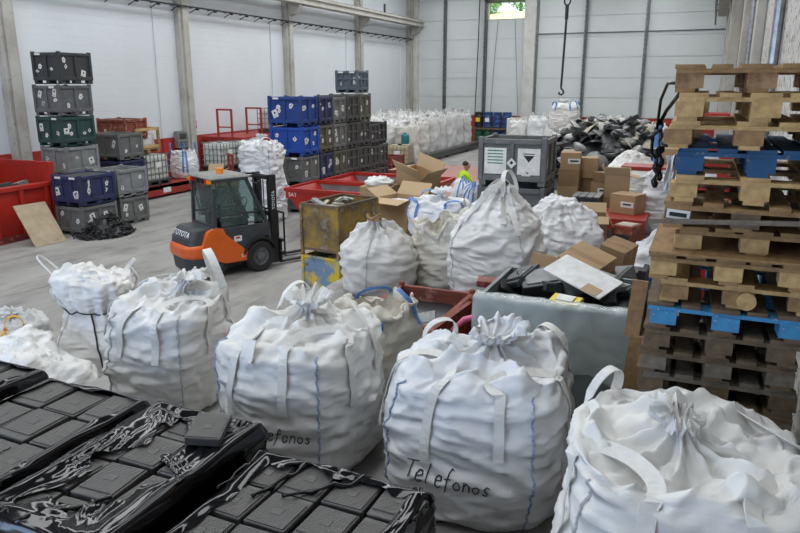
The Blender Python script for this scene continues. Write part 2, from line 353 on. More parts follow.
for y in (15.6, 23.6, 31.5, 39.45, 47.35):                     # left columns with corbels
    c = struct('column', MB().bb(-20, -19.72, y - .28, y + .28, 0, 10.5).bb(-19.72, -19.62, y - .16, y + .16, 0, 10.5), 'column_concrete', bevel=.03)
    struct('corbel', MB().prism([(-19.7, 7.2), (-19.25, 7.35), (-19.05, 7.65), (-19.05, 7.78), (-19.7, 7.78)], .3, 'y', y - .15), 'column_concrete', c, bevel=.02)
for y in (15.6, 23.6, 31.5, 39.45, 47.0):                 # right columns
    struct('column', MB().bb(.40 if y > 30 else .62, .8, y - .25, y + .25, 0, 10.5), 'column_concrete', bevel=.03)
for i, y in enumerate((11.0, 19.4, 35.0)):
    struct('trim_%d' % (i + 1), MB().cyl((.72, y, 1.35 if y < 15 else 0), (.72, y, 10.4), .07, 10), 'steel')
t = thing('crane_beam', 'long concrete crane beam carried on the left wall columns', 'beam')
MB().bb(-19.35, -19.05, -5, 48, 7.80, 8.12).bb(-19.45, -18.95, -5, 48, 8.06, 8.20).bb(-19.45, -18.95, -5, 48, 7.78, 7.86).build('girder', 'column_concrete', t, bevel=.02)
MB().bb(-19.24, -19.16, -5, 48, 8.20, 8.26).build('rail', 'dark_steel', t)
MB().bb(-19.2, -19.1, 41.6, 41.72, 8.2, 8.75).build('end_stop', 'dark_steel', t)
t = thing('crane_beam', 'stub of concrete crane beam high on the rough right wall', 'beam')
MB().bb(-.05, .3, 6, 47, 7.80, 8.12).bb(-.12, .36, 6, 47, 8.06, 8.22).bb(-.12, .36, 6, 47, 7.76, 7.84).build('girder', 'column_concrete', t, bevel=.02)
MB().cyl((-.2, 6, 7.35), (-.2, 47, 7.35), .05, 8).build('conduit', 'dark_steel', t)
hang = MB()
for y in range(8, 47, 3): hang.bb(-.22, -.16, y - .03, y + .03, 7.3, 7.9); hang.bb(-.22, .1, y - .03, y + .03, 7.84, 7.9)
hang.build('hanger', 'dark_steel', t)['kind'] = 'stuff'
t = thing('wall_rail', 'thin dark conductor rail on brackets along the white left wall', 'rail')
MB().bb(-19.60, -19.54, -5, 47.3, 6.93, 6.99).build('rail', 'dark_metal', t)
bk = MB().bar((-19.98, 0, 6.97), (-19.58, 0, 6.97), .03).bar((-19.98, 0, 6.78), (-19.60, 0, 6.95), .03).bb(-19.63, -19.51, -.04, .04, 6.87, 6.93).mesh('bracket', 'dark_metal')
y = 16.4
while y < 47:
    put('bracket', bk, t, (0, y, 0)); y += 1.13
for i, y in enumerate((22.1, 30.1, 38.0, 46.0)):
    o = MB().cyl((-19.97, y, .2), (-19.97, y, 6.9), .03, 6).build('wall_conduit', 'wall_white'); tag(o, ('thin white conduit on the left wall beside the electrical box', 'thin white conduit on the left wall behind the blue pallet boxes', 'thin white conduit on the left wall behind the highest crate', 'thin white conduit in the far left corner')[i], 'conduit', 'white wall conduits')
# window with flap, meadow and trees outside
wo = MB(); wo.bb(WX0, WX1, 47.9, 48.3, WZ0 - .06, WZ0); wo.bb(WX0, WX0 + .06, 47.9, 48.3, WZ0, WZ1); wo.bb(WX1 - .06, WX1, 47.9, 48.3, WZ0, WZ1); wo.bb(WX0, WX1, 47.9, 48.3, WZ1 - .06, WZ1)
win = struct('window_1', wo, 'column_white')
struct('pane', MB().bb(WX0 + .06, WX1 - .06, 48.1, 48.11, WZ0, WZ1 - .06), 'window_glass', win)
struct('flap', MB().box((-13.1, 47.45, 9.33), (2.75, 1.1, .06), (R(-14), 0, 0)), 'fork_grey', win, 'dark tilted flap over the window')
struct('hillside', MB().add([(-40, 49, 4.5), (20, 49, 4.5), (20, 86, 12.3), (-40, 86, 12.3), (20, 130, 14), (-40, 130, 14)], [(0, 1, 2, 3), (3, 2, 4, 5)]), 'meadow', label='sunlit meadow slope outside the window')
rg = random.Random(4)
for i, (x, y, hh) in enumerate(((-28.2, 82, 4.0), (-24.9, 84, 3.4), (-21.8, 86, 4.2))):
    z0 = 7 + (y - 60) * .2
    tr = thing('tree', ('leafy green tree outside the high window, leftmost', 'lower leafy tree outside the high window, between two others', 'tallest leafy tree outside the high window, rightmost')[i], 'tree', (x, y, z0), group='trees outside')
    MB().cyl((0, 0, -.3), (0, 0, hh * .6), .16, 8, .08).build('trunk', 'bark', tr)
    lf = MB()
    for k in range(900):
        a, b_, r_ = rg.uniform(0, 6.28), rg.uniform(-1, 1), rg.uniform(.55, 1) ** .5
        c = Vector((math.cos(a) * math.sqrt(1 - b_ * b_) * r_ * hh * .42, math.sin(a) * math.sqrt(1 - b_ * b_) * r_ * hh * .42, hh * .52 + b_ * r_ * hh * .5))
        e = Euler((rg.uniform(0, 3), rg.uniform(0, 3), rg.uniform(0, 6))).to_matrix(); s_ = rg.uniform(.1, .2)
        lf.add([c + e @ Vector(q) * s_ for q in ((-1, 0, 0), (0, -.6, 0), (1, 0, 0), (0, .6, 0))], [(0, 1, 2, 3)])
    lf.build('foliage', 'leaf', tr, fix=False)['kind'] = 'stuff'
# hanging cables and hook
def cable(label, pts, r=.02, name='hanging_cable', m='dark_metal'):
    return tag(MB().tube(pts, r, 6).build(name, m), label, 'cable')
cable('dark cable hanging down the back wall beside the second steel post', [(-14.85, 47.6, 10.4), (-14.9, 47.6, 6), (-15.0, 47.6, 1.8)], .035)
cable('thin black cord hanging below the window, left of the two', [(-13.6, 47.8, 8.1), (-13.75, 47.8, 6.0), (-13.95, 47.8, 1.9)], .015)
cable('thin black cord hanging below the window beside the pale column', [(-12.45, 47.8, 8.1), (-12.3, 47.8, 6.0), (-12.0, 47.8, 1.9)], .015)
cable('grey conduit running level across the back wall panels', [(-10.9, 47.86, 7.12), (-6, 47.86, 7.12), (.4, 47.86, 7.12)], .035, 'wall_conduit', 'steel_post')
t = thing('hook_cable', 'crane cable with shackle and hook hanging in front of the back wall', 'cable', (-5.74, 30, 0))
MB().tube([(.06, 0, 10.4), (.05, 0, 7.5)], .035, 8).build('upper_cable', 'dark_metal', t)
MB().tube([(.05 + .12 * math.cos(a * .523), 0, 7.2 + .17 * math.sin(a * .523)) for a in range(13)], .035, 8).build('ring', 'dark_metal', t)
MB().tube([(.05, 0, 7.05), (.05, 0, 6.5)], .07, 8).build('swivel', 'dark_metal', t)
MB().tube([(.05, 0, 6.5), (-.01, 0, 3.85)], .045, 8).build('lower_cable', 'dark_metal', t)
MB().tube([(-.01, 0, 3.9), (-.01, 0, 3.78), (.08, 0, 3.7), (.1, 0, 3.6), (.02, 0, 3.52), (-.08, 0, 3.56), (-.09, 0, 3.64)], .04, 8).build('hook', 'dark_metal', t)

# ================================================================== FABRIC BAGS
def spline(keys, n):
    """Catmull-Rom through rows of keys, n samples spread by arc length"""
    K = np.array(keys, float); m = len(K) - 1
    P = np.vstack([2 * K[0] - K[1], K, 2 * K[-1] - K[-2]])
    tt = np.linspace(0, m, m * 40 + 1); i = np.minimum(tt.astype(int), m - 1); u = (tt - i)[:, None]
    p0, p1, p2, p3 = P[i], P[i + 1], P[i + 2], P[i + 3]
    S = .5 * ((2 * p1) + (-p0 + p2) * u + (2 * p0 - 5 * p1 + 4 * p2 - p3) * u ** 2 + (-p0 + 3 * p1 - 3 * p2 + p3) * u ** 3)
    L = np.concatenate([[0], np.cumsum(np.linalg.norm(np.diff(S[:, :2], axis=0), axis=1))])
    s = np.linspace(0, L[-1], n)
    return np.stack([np.interp(s, L, S[:, c]) for c in range(S.shape[1])], 1)
# profile keys: radius factor, height factor, superellipse power, pleat amount, crumple amount
PROFILES = {
 'tied': [(.02, .0, 2, 0, 0), (.70, .0, 3, 0, .2), (.90, .02, 3.4, 0, .6), (1.0, .12, 3.4, 0, 1), (1.07, .34, 3.0, 0, 1), (1.06, .55, 2.9, 0, 1), (1.0, .74, 3.2, .05, 1), (.93, .86, 3.4, .1, 1.1), (.80, .925, 3.2, .25, 1.5), (.55, .935, 2.6, .5, 1.8), (.32, .945, 2.2, .8, 1.6), (.16, .96, 2, 1, .9), (.10, .99, 2, 1, .4), (.16, 1.03, 2, 1.0, .8), (.25, 1.075, 2, 1.0, 1.3), (.31, 1.085, 2, .9, 1.6), (.33, 1.06, 2, .8, 1.6)],
 'open': [(.02, .0, 2, 0, 0), (.70, .0, 3, 0, .2), (.92, .03, 3.4, 0, .7), (1.0, .2, 3.4, 0, 1), (1.05, .45, 3.0, 0, 1), (1.0, .7, 3.0, .1, 1), (.9, .88, 2.8, .4, 1.2), (.86, 1.0, 2.6, .8, 1.3), (.80, 1.04, 2.5, .9, 1.2), (.74, 1.0, 2.5, .8, 1), (.70, .86, 2.4, .6, 1), (.5, .80, 2.2, .4, 1.2), (.2, .82, 2, .3, 1), (.01, .83, 2, 0, 0)],
 'peaked': [(.02, .0, 2, 0, 0), (.72, .0, 3, 0, .2), (.92, .02, 3.4, 0, .6), (1.02, .15, 3.2, 0, 1), (1.07, .36, 2.9, 0, 1), (1.0, .55, 2.8, .15, 1), (.82, .72, 2.7, .5, 1), (.6, .83, 2.5, .9, 1), (.4, .90, 2.2, 1.2, 1), (.26, .96, 2, 1.4, 1), (.2, 1.0, 2, 1.5, .8), (.02, 1.0, 2, 0, .2)],
 'slump': [(.02, .0, 2, 0, 0), (.8, .0, 2.6, 0, .3), (1.0, .15, 2.4, 0, 1), (1.02, .4, 2.4, .2, 1.1), (.9, .68, 2.3, .4, 1.2), (.7, .84, 2.2, .5, 1.2), (.4, .95, 2.1, .5, 1.2), (.2, 1.0, 2, .3, 1), (.01, 1.0, 2, 0, 0)],
 'rosette': [(.02, .0, 2, 0, 0), (.70, .0, 3, 0, .2), (.90, .02, 3.4, 0, .6), (1.0, .12, 3.4, 0, 1), (1.07, .34, 3.0, 0, 1), (1.06, .55, 2.9, 0, 1), (1.0, .74, 3.2, .05, 1), (.94, .87, 3.4, .1, 1.1), (.82, .935, 3.2, .2, 1.6), (.58, .93, 2.6, .4, 1.9), (.36, .925, 2.2, .8, 1.7), (.22, .935, 2, 1.2, 1.2), (.15, .96, 2, 1.3, .8), (.2, .985, 2, 1.3, 1.2), (.22, 1.0, 2, 1.2, 1.4), (.13, 1.0, 2, 1, 1.2), (.05, .97, 2, .6, .6), (.01, .96, 2, 0, .2)],
 'waist': [(.02, .0, 2, 0, 0), (.75, .0, 3, 0, .2), (.94, .02, 3.2, 0, .6), (1.0, .2, 3, 0, 1), (.97, .42, 2.8, .1, 1), (.82, .57, 2.5, .5, 1), (.74, .62, 2.4, .8, .6), (.90, .70, 2.3, .7, 1.0), (1.02, .80, 2.3, .6, 1.1), (.92, .91, 2.2, .6, 1.2), (.6, .98, 2.1, .7, 1.2), (.25, 1.0, 2, .4, 1), (.02, .99, 2, 0, 0)],
 'tall': [(.02, .0, 2, 0, 0), (.75, .0, 3, 0, .2), (.94, .02, 3.4, 0, .6), (1.02, .15, 3.2, 0, 1), (1.03, .45, 3, 0, 1.2), (.98, .7, 3.2, 0, 1.2), (.96, .85, 3.4, .2, 1.2), (.86, .93, 3.0, .7, 1.2), (.72, .955, 2.6, .9, 1.5), (.4, .945, 2.4, .8, 1.8), (.14, .96, 2.1, .9, 1.2), (.11, .98, 2, 1, .6), (.2, 1.03, 2, 1.6, 1)],
}
class Bag:
    def __init__(s, w, d, h, seed, kind='tied', nu=120, nv=90, wr=1.0, lean=(0, 0), rag=0.0, twist=0.0, pile=0.0):
        K = spline(PROFILES[kind], nv); a = np.linspace(0, 2 * np.pi, nu, endpoint=False)
        s.a = a; s.w, s.d, s.h = w, d, h
        r, z, p, pl, cr = [K[:, c][:, None] for c in range(5)]
        aa = a[None, :] + twist * smooth01(.85, 1.1, z)
        c, sn = np.cos(aa), np.sin(aa); rr = (np.abs(c) ** p + np.abs(sn) ** p) ** (-1 / p)
        X = .5 * w * r * rr * c; Y = .5 * d * r * rr * sn; Z = h * z + 0 * X
        k = smooth01(.78, 1.12, z); X = X + lean[0] * k; Y = Y + lean[1] * k
        if pile: Z = Z + pile * smooth01(.5, 1.0, z) * (pn(X * 1.1, Y * 1.1, 0 * X, seed + 9))
        P = np.stack([X, Y, Z], -1); N = s._norm(P)
        top = smooth01(.35, .8, N[..., 2]); side = 1 - top; S = seed
        wp = .25 * pn(X * 1.3, Y * 1.3, Z * 1.3, S + 1)
        D = .045 * pn(X * 1.9, Y * 1.9, Z * 1.6, S) * cr
        n1 = np.abs(pn(X * 1.7, Y * 1.7, (Z + wp) * 4.6, S + 2)); n2 = np.abs(pn(X * 3.2 + wp * 3, Y * 3.2, (Z + wp * .6) * 9, S + 3)); n3 = np.abs(pn((X + Z * .7) * 6, (Y - Z * .5) * 6, Z * 12, S + 4))
        n4 = np.abs(pn(X * 2.2 + Z * 1.5, Y * 2.2 - Z, (Z + wp * .8) * 5.5, S + 12))
        D = D + side * cr * (.056 * np.sqrt(n1 * n1 + .002) + .022 * n2 + .011 * n3 + .024 * (1 - n4) ** 9 - .038)
        D = D + top * cr * (.060 * np.abs(pn(X * 3 + wp, Y * 3, Z * 3, S + 5)) + .024 * np.abs(pn(X * 7 + wp * 4, Y * 7, Z * 7, S + 6)) + .03 * (1 - np.abs(pn(X * 3.5 - wp * 3, Y * 3.5, Z * 3, S + 13))) ** 6 - .05)
        D = D + .007 * cr * pn(X * 16, Y * 16, Z * 16, S + 7)
        cx, cy = lean[0] * k, lean[1] * k
        rad = np.hypot(X - cx, Y - cy)
        f = np.cos(11 * aa + 2.6 * pn(c * 1.3, sn * 1.3, z * 2, S + 8) + 1.2 * z * 6) + .6 * np.cos(19 * aa + 2 * pn(c * 2, sn * 2, z * 2, S + 10))
        D = D + pl * f * np.minimum(.022, .10 * rad + .003)
        D = D * wr
        if rag: Z2 = rag * smooth01(.9, 1.02, z) * pn(c * 1.6, sn * 1.6, 0 * X + z * .5, S + 11)
        else: Z2 = 0
        P = P + N * D[..., None]; P[..., 2] += Z2; P[..., 2] = np.maximum(P[..., 2], 0.0)
        s.P = P; s.N = s._norm(P); s.z = K[:, 1]; s.nv, s.nu = nv, nu
    @staticmethod
    def _norm(P):
        du = np.roll(P, -1, 1) - np.roll(P, 1, 1); dv = np.gradient(P, axis=0); N = np.cross(du, dv)
        return N / (np.linalg.norm(N, axis=-1, keepdims=True) + 1e-9)
    def row(s, zf):
        """first row on the way up that reaches the height factor zf"""
        return int(np.argmax(s.z >= zf))
    def at(s, ang, row, off=.006):
        j = (ang % (2 * math.pi)) / (2 * math.pi) * s.nu; j0 = int(j) % s.nu; j1 = (j0 + 1) % s.nu; t = j - int(j)
        i0 = int(min(row, s.nv - 1)); i1 = min(i0 + 1, s.nv - 1); v = min(row, s.nv - 1) - i0
        L = lambda A: (A[i0, j0] * (1 - t) + A[i0, j1] * t) * (1 - v) + (A[i1, j0] * (1 - t) + A[i1, j1] * t) * v
        p, n = L(s.P), L(s.N); n = n / (np.linalg.norm(n) + 1e-9)
        return Vector(p + n * off), Vector(n)
    def mesh(s, m): return MB().grid(s.P, True).mesh('fabric_body', m, True, fix=False)
    def strap(s, parent, a1, a2, loop, w=.06, m='strap_white', zlow=.5, ztop=.86, name='strap'):
        """a lifting strap sewn to both sides of a corner with a free loop whose apex is moved by `loop`"""
        r0, r1 = s.row(zlow), s.row(ztop); pts, nr = [], []
        up = np.linspace(r0, r1, 12)
        def sewn(ang):
            L_ = [s.at(ang, q, 0) for q in up]; pp = [p for p, n in L_]; nn = [n for p, n in L_]
            for _ in range(3): pp = [pp[0]] + [(pp[i - 1] + pp[i] * 2 + pp[i + 1]) / 4 for i in range(1, 11)] + [pp[-1]]; nn = [nn[0]] + [(nn[i - 1] + nn[i] + nn[i + 1]).normalized() for i in range(1, 11)] + [nn[-1]]
            return [p + n * .022 for p, n in zip(pp, nn)], nn
        p1, m1 = sewn(a1); p2, m2 = sewn(a2); pts += p1; nr += m1
        A, nA = s.at(a1, r1, .022); B, nB = s.at(a2, r1, .022); lp = Vector(loop)
        out = ((nA + nB) * .5 + Vector((0, 0, .4))).normalized()
        ca, cb = A + lp * 1.15 + (A - B) * .05, B + lp * 1.15 + (B - A) * .05
        for q in range(1, 16):
            t = q / 16; p = A * (1 - t) ** 3 + ca * 3 * t * (1 - t) ** 2 + cb * 3 * t * t * (1 - t) + B * t ** 3
            pts.append(p + Vector((0, 0, .012))); nr.append((out if lp.z < .12 else ((p - (A + B) * .5).normalized() + out * .15)))
        pts += p2[::-1]; nr += m2[::-1]
        return MB().ribbon(pts, nr, w).build(name, m, parent, smooth=False)
    def seam(s, parent, ang, m='seam_blue', z0=.04, z1=.86, r=.008, jit=.012):
        r0, r1 = s.row(z0), s.row(z1); pts = []
        for i, q in enumerate(np.linspace(r0, r1, 46)):
            p, n = s.at(ang + jit * math.sin(i * 1.7) * .6, q, .004); pts.append(p)
        return MB().tube(pts, r, 5).build('seam', m, parent)
    def letters(s, parent, body, ang, zc, size, m='ink'):
        """handwriting drawn in single strokes on the cloth"""
        rl = s.row(.03); rh = s.row(.85); zz = s.P[rl:rh, :, 2].mean(1); Rm = .25 * (s.w + s.d) * 1.12; mb_ = MB(); x0 = -len(body) * .62 * size / 2
        for ch in body:
            for st in STROKES[ch]:
                pts = []
                for k in range(len(st) - 1):
                    for f in (0, .33, .66) if k < len(st) - 2 else (0, .33, .66, 1): pts.append((st[k][0] * (1 - f) + st[k + 1][0] * f, st[k][1] * (1 - f) + st[k + 1][1] * f))
                out = []
                for px, py in pts:
                    x, y = x0 + (px + .15 * py) * size, py * size; row = rl + np.interp(zc + y - .06 * x, zz, np.arange(rh - rl)); out.append(s.at(ang + x / Rm, row, .004)[0])
                mb_.tube(out, .0042, 4)
            x0 += size * (.72 if ch == 'T' else .58)
        return mb_.build('lettering', m, parent)
_ring = [(.22 + .2 * math.cos(a * .6), .28 + .28 * math.sin(a * .6)) for a in range(11)]
STROKES = {'T': [[(0, 1.0), (.7, 1.05)], [(.38, 1.0), (.3, 0)]], 'e': [[(.05, .3), (.42, .38), (.36, .58), (.18, .6), (.05, .36), (.1, .08), (.28, 0), (.46, .1)]], 'l': [[(.12, 1.05), (.08, .1), (.18, 0)]], 'f': [[(.46, .95), (.32, 1.05), (.2, .8), (.14, -.25)], [(0, .5), (.4, .56)]], 'o': [_ring], 'n': [[(.05, .6), (.06, 0)], [(.06, .38), (.22, .6), (.38, .5), (.42, 0)]], 's': [[(.4, .52), (.2, .6), (.1, .45), (.35, .2), (.28, .02), (.04, .06)]]}
Q = math.pi / 4
def bag(label, loc, w, d, h, seed, kind='tied', m='fabric', rz=0, group=None, nu=120, nv=90, straps=(), seams=(), sm='seam_blue', name='bulk_bag', cat='bulk bag', **kw):
    t = thing(name, label, cat, loc, rz, group); B = Bag(w, d, h, seed, kind, nu, nv, **kw)
    put('fabric_body', B.mesh(m), t)
    for q in straps: B.strap(t, *q[:3], **(q[3] if len(q) > 3 else {}))
    for q in seams: B.seam(t, q, sm)
    return t, B

# ================================================================== BUILDERS
DZ = 1.35      # level of the raised dock
# ---- plastic pallet boxes
_stk = None
def sticker_mesh(kind):
    m = MB()
    if kind == 0: m.bb(-.11, .11, -.004, 0, -.14, .14); m.box((0, -.005, .03), (.07, .004, .07), (0, R(45), 0), 1); m.bb(-.06, .06, -.007, -.003, -.10, -.085, 1)
    elif kind == 1: m.box((0, -.002, 0), (.13, .004, .13), (0, R(45), 0)); m.box((0, -.004, .01), (.05, .004, .05), (0, R(45), 0), 1)
    elif kind == 2: m.bb(-.12, .12, -.004, 0, -.05, .05); m.bb(-.08, .08, -.007, -.003, -.01, .02, 1)
    else: m.add([(-.1, -.003, -.07), (.02, -.003, -.1), (.1, -.003, 0), (.04, -.003, .1), (-.06, -.003, .08)], [(0, 1, 2, 3, 4)]); m.box((0, -.005, 0), (.05, .004, .02), (0, R(30), 0), 1)
    return m.mesh('sticker', ['paper', 'black_print'])
STK = [sticker_mesh(i) for i in range(4)]
PLT = MB().bb(-.10, .10, -.004, 0, -.028, .028).mesh('label_plate', 'paper')
_pb = {}
def pbox_meshes(W, D, H, m, ribs, style):
    key = (W, D, H, m, ribs, style)
    if key in _pb: return _pb[key]
    t = .05; f = .10                                    # wall thickness, foot height
    fr = MB()
    for sx in (-1, 1):
        for sy in (-1, 1): fr.box((sx * (W / 2 - .045), sy * (D / 2 - .045), f + (H - f) / 2), (.09, .09, H - f))
    for sy in (-1, 1):
        for z, h in ((H - .075, .09), (f + .05, .10)): fr.box((0, sy * (D / 2 - .03), z), (W - .18, .06, h))
        for k in range(1, ribs): fr.box((-W / 2 + k * W / ribs, sy * (D / 2 - .03), H / 2 + f / 2), (.07, .06, H - f - .1))
        if style == 'slots':
            fr.box((0, sy * (D / 2 - .03), f + (H - f) * .55), (W - .18, .06, .06))
    for sx in (-1, 1):
        for z, h in ((H - .075, .09), (f + .05, .10)): fr.box((sx * (W / 2 - .03), 0, z), (.06, D - .18, h))
        for k in range(1, ribs): fr.box((sx * (W / 2 - .03), -D / 2 + k * D / ribs, H / 2 + f / 2), (.06, .07, H - f - .1))
        if style == 'slots':
            fr.box((sx * (W / 2 - .03), 0, f + (H - f) * .55), (.06, D - .18, .06))
    fr.bb(-W / 2 + .05, W / 2 - .05, -D / 2 + .05, D / 2 - .05, f, f + .05)
    frame = fr.mesh('frame', m)
    px = MB().bb(-W / 2 + .06, W / 2 - .06, -.015, .015, f + .08, H - .08).mesh('side_panel', m)
    py = MB().bb(-.015, .015, -D / 2 + .06, D / 2 - .06, f + .08, H - .08).mesh('side_panel', m)
    sk = MB()
    sk.bb(-.06, .06, -D / 2 + .02, -D / 2 + .20, 0, f); sk.bb(-.06, .06, D / 2 - .20, D / 2 - .02, 0, f); sk.bb(-.06, .06, -.09, .09, 0, f); sk.bb(-.06, .06, -D / 2 + .02, D / 2 - .02, 0, .03)
    skid = sk.mesh('skid', m)
    _pb[key] = (frame, px, py, skid)
    return _pb[key]
def pbox(label, loc, m, W=1.2, D=1.0, H=.84, rz=0, group=None, ribs=2, style='plain', st=(), seed=0, rot=None, lid=None, name='pallet_box'):
    """st: how many stickers on the -y and +x faces"""
    t = thing(name, label, 'pallet box', loc, rz, group, rot)
    fr, px, py, sk = pbox_meshes(W, D, H, m, ribs, style)
    put('frame', fr, t, bevel=.012)
    for s in (-1, 1): put('side_panel', px, t, (0, s * (D / 2 - .058), 0)); put('side_panel', py, t, (s * (W / 2 - .058), 0, 0))
    for x in (-W / 2 + .08, 0, W / 2 - .08): put('skid', sk, t, (x, 0, 0))
    rg = random.Random(seed)
    a, b = st if st else (0, 0)
    for k in range(a):
        o = put('sticker', STK[rg.choice((0, 1, 3, 3))], t, (-W / 2 + (k % 2 + .5) * W / 2 + rg.uniform(-.12, .12), -D / 2 + .041, .28 + rg.random() * (H - .5)), (0, rg.uniform(-.4, .4), 0)); o.scale = (rg.uniform(.5, .9), 1, rg.uniform(.5, .9))
    for k in range(b):
        o = put('sticker', STK[rg.choice((0, 1, 3, 3))], t, (W / 2 - .041, -D / 2 + (k % 2 + .5) * D / 2 + rg.uniform(-.12, .12), .28 + rg.random() * (H - .5)), (0, rg.uniform(-.4, .4), R(90))); o.scale = (rg.uniform(.5, .9), 1, rg.uniform(.5, .9))
    for x in (-W * .25, W * .25):
        if st and sum(st) and rg.random() < .4: put('label_plate', PLT, t, (x, -D / 2 - .001, H - .075)) 
    if lid: MB().bb(-W / 2 + .06, W / 2 - .06, -D / 2 + .06, D / 2 - .06, H - .14, H - .06).build('contents', lid, t)
    return t
# ---- IBC totes
def ibc(label, loc, rz=0, m='tank_white', bands=True, pallet=True, group=None, n=5):
    t = thing('ibc_tote', label, 'tote tank', loc, rz, group)
    tk = MB(); tk.bb(-.54, .54, -.44, .44, .18, 1.06); o = tk.build('tank', m, t, bevel=.07)
    MB().cyl((0, 0, 1.05), (0, 0, 1.13), .11, 14).build('cap', 'drum_black' if m != 'tank_white' else 'box_light', o)
    cg = MB()
    for z in np.linspace(.2, 1.08, n):
        for s in (-1, 1): cg.bar((-.58, s * .48, z), (.58, s * .48, z), .022); cg.bar((s * .58, -.48, z), (s * .58, .48, z), .022)
    for k in range(7):
        x = -.58 + k * 1.16 / 6
        for s in (-1, 1): cg.bar((x, s * .48, .16), (x, s * .48, 1.08), .022)
    for k in range(6):
        y = -.48 + k * .96 / 5
        for s in (-1, 1): cg.bar((s * .58, y, .16), (s * .58, y, 1.08), .022)
    cg.build('cage', 'cage_steel', t)
    pb = MB()
    for x in (-.5, 0, .5): pb.bb(x - .07, x + .07, -.48, .48, .02, .13)
    pb.bb(-.6, .6, -.5, .5, .13, .16); pb.bb(-.6, .6, -.5, .5, 0, .02)
    pb.build('pallet_base', 'dark_steel', t)
    MB().bb(-.15, .15, -.492, -.482, .62, .82).build('label_plate', 'paper', t)
    return t
# ---- cardboard boxes
def carton(label, loc, W, D, H, rz=0, m='cardboard', openf=None, tape=True, group=None, rot=None, contents=None, print_=False):
    t = thing('cardboard_box', label, 'cardboard box', loc, rz, group, rot)
    if openf is None:
        MB().bb(-W / 2, W / 2, -D / 2, D / 2, 0, H).build('body', m, t, bevel=.006)
        if tape: MB().bb(-W / 2 - .001, W / 2 + .001, -.03, .03, H, H + .002).bb(W / 2, W / 2 + .002, -.03, .03, H * .55, H + .002).bb(-W / 2 - .002, -W / 2, -.03, .03, H * .55, H + .002).build('tape', 'tape', t)
        MB().bb(-W / 2 + .002, W / 2 - .002, -.0015, .0015, H, H + .003).build('top_slit', 'cardboard_dark', t)
    else:
        b = MB(); k = .012
        b.bb(-W / 2, W / 2, -D / 2, -D / 2 + k, 0, H); b.bb(-W / 2, W / 2, D / 2 - k, D / 2, 0, H); b.bb(-W / 2, -W / 2 + k, -D / 2, D / 2, 0, H); b.bb(W / 2 - k, W / 2, -D / 2, D / 2, 0, H); b.bb(-W / 2, W / 2, -D / 2, D / 2, 0, k)
        b.build('body', m, t)
        for (ax, sgn, an) in (('x', 1, openf[0]), ('x', -1, openf[1]), ('y', 1, openf[2]), ('y', -1, openf[3])):
            L = min(D, W) * .48; a = R(an)                  # an: 0 = upright, 90 = folded out flat, >90 hangs down
            if ax == 'x':
                o = MB().bb(-k / 2, k / 2, -D / 2, D / 2, 0, L).build('flap', 'cardboard_inner', t); o.location = (sgn * (W / 2 - k / 2), 0, H); o.rotation_euler = (0, sgn * a, 0)
            else:
                o = MB().bb(-W / 2, W / 2, -k / 2, k / 2, 0, L).build('flap', 'cardboard_inner', t); o.location = (0, sgn * (D / 2 - k / 2), H); o.rotation_euler = (-sgn * a, 0, 0)
        if contents:
            Bq = Bag(W * .9, D * .9, H * .5, 41, 'slump', 40, 24); o = put('contents', Bq.mesh(contents), t, (0, 0, H * .45))
    if print_: put('sticker', STK[2], t, (W * .2, -D / 2 - .001, H * .5))
    return t
# ---- wooden pallets: 0.8 wide (x), 1.2 deep (y), origin at the middle of the front edge
_wp = {}
def pallet_meshes(m, mb_):
    if (m, mb_) not in _wp:
        _wp[(m, mb_)] = (MB().bb(-.072, .072, 0, 1.2, .122, .144).mesh('deck_board', m), MB().bb(-.05, .05, 0, 1.2, .122, .144).mesh('deck_board', m),
            MB().bb(-.4, .4, -.0725, .0725, .100, .122).mesh('stringer', m), MB().bb(-.07, .07, -.0725, .0725, .022, .100).mesh('block', mb_), MB().bb(-.05, .05, 0, 1.2, 0, .022).mesh('bottom_board', m))
    return _wp[(m, mb_)]
def pallet(label, loc, rz, m, mb_=None, seed=0, skip=(), group='stacked pallets', top=False, deck=None):
    t = thing('wooden_pallet', label, 'pallet', loc, rz, group); rg = random.Random(seed)
    A, B_, S_, K_, L_ = pallet_meshes(m, mb_ or m)
    if deck: A, B_, L_ = [pallet_meshes(deck, deck)[q] for q in (0, 1, 4)]
    for i, x in enumerate((-.328, -.164, 0, .164, .328)):
        if i in skip: continue
        put('deck_board', A if i % 2 == 0 else B_, t, (x + rg.uniform(-.01, .01), rg.uniform(-.012, .012), 0), (0, 0, rg.uniform(-.008, .008)))
    for y in (.0725, .6, 1.1275): put('stringer', S_, t, (rg.uniform(-.008, .008), y, 0))
    for y in (.0725, .6, 1.1275):
        for x in (-.33, 0, .33): put('block', K_, t, (x + rg.uniform(-.02, .02), y + rg.uniform(-.01, .01), 0), (0, 0, rg.uniform(-.06, .06)))
    for x in (-.35, 0, .35): put('bottom_board', L_, t, (x + rg.uniform(-.01, .01), rg.uniform(-.01, .01), 0))
    if top: MB().bb(-.41, .41, -.02, 1.2, .144, .158).build('top_sheet', 'wood_mid', t)
    return t
# ---- film-wrapped loads of black boxes
HT = .075
def tech_proto():
    t = thing('set_top_box', 'proto', 'set top box'); W, D = .30, .235
    MB().bb(-W / 2, W / 2, -D / 2, D / 2, 0, HT - .006).build('case', 'box_tech', t, bevel=.008)
    MB().bb(-W / 2 + .012, W / 2 - .05, -D / 2 + .012, D / 2 - .012, HT - .008, HT).build('vent_panel', 'louvre', t)
    MB().bb(-.045, .01, -.03, .025, HT - .001, HT + .002).build('emblem', 'box_tech', t)
    MB().bb(-W / 2 + .02, W / 2 - .02, -D / 2 - .002, -D / 2 + .002, .012, .05).build('front_panel', 'scrap_black', t)
    return t

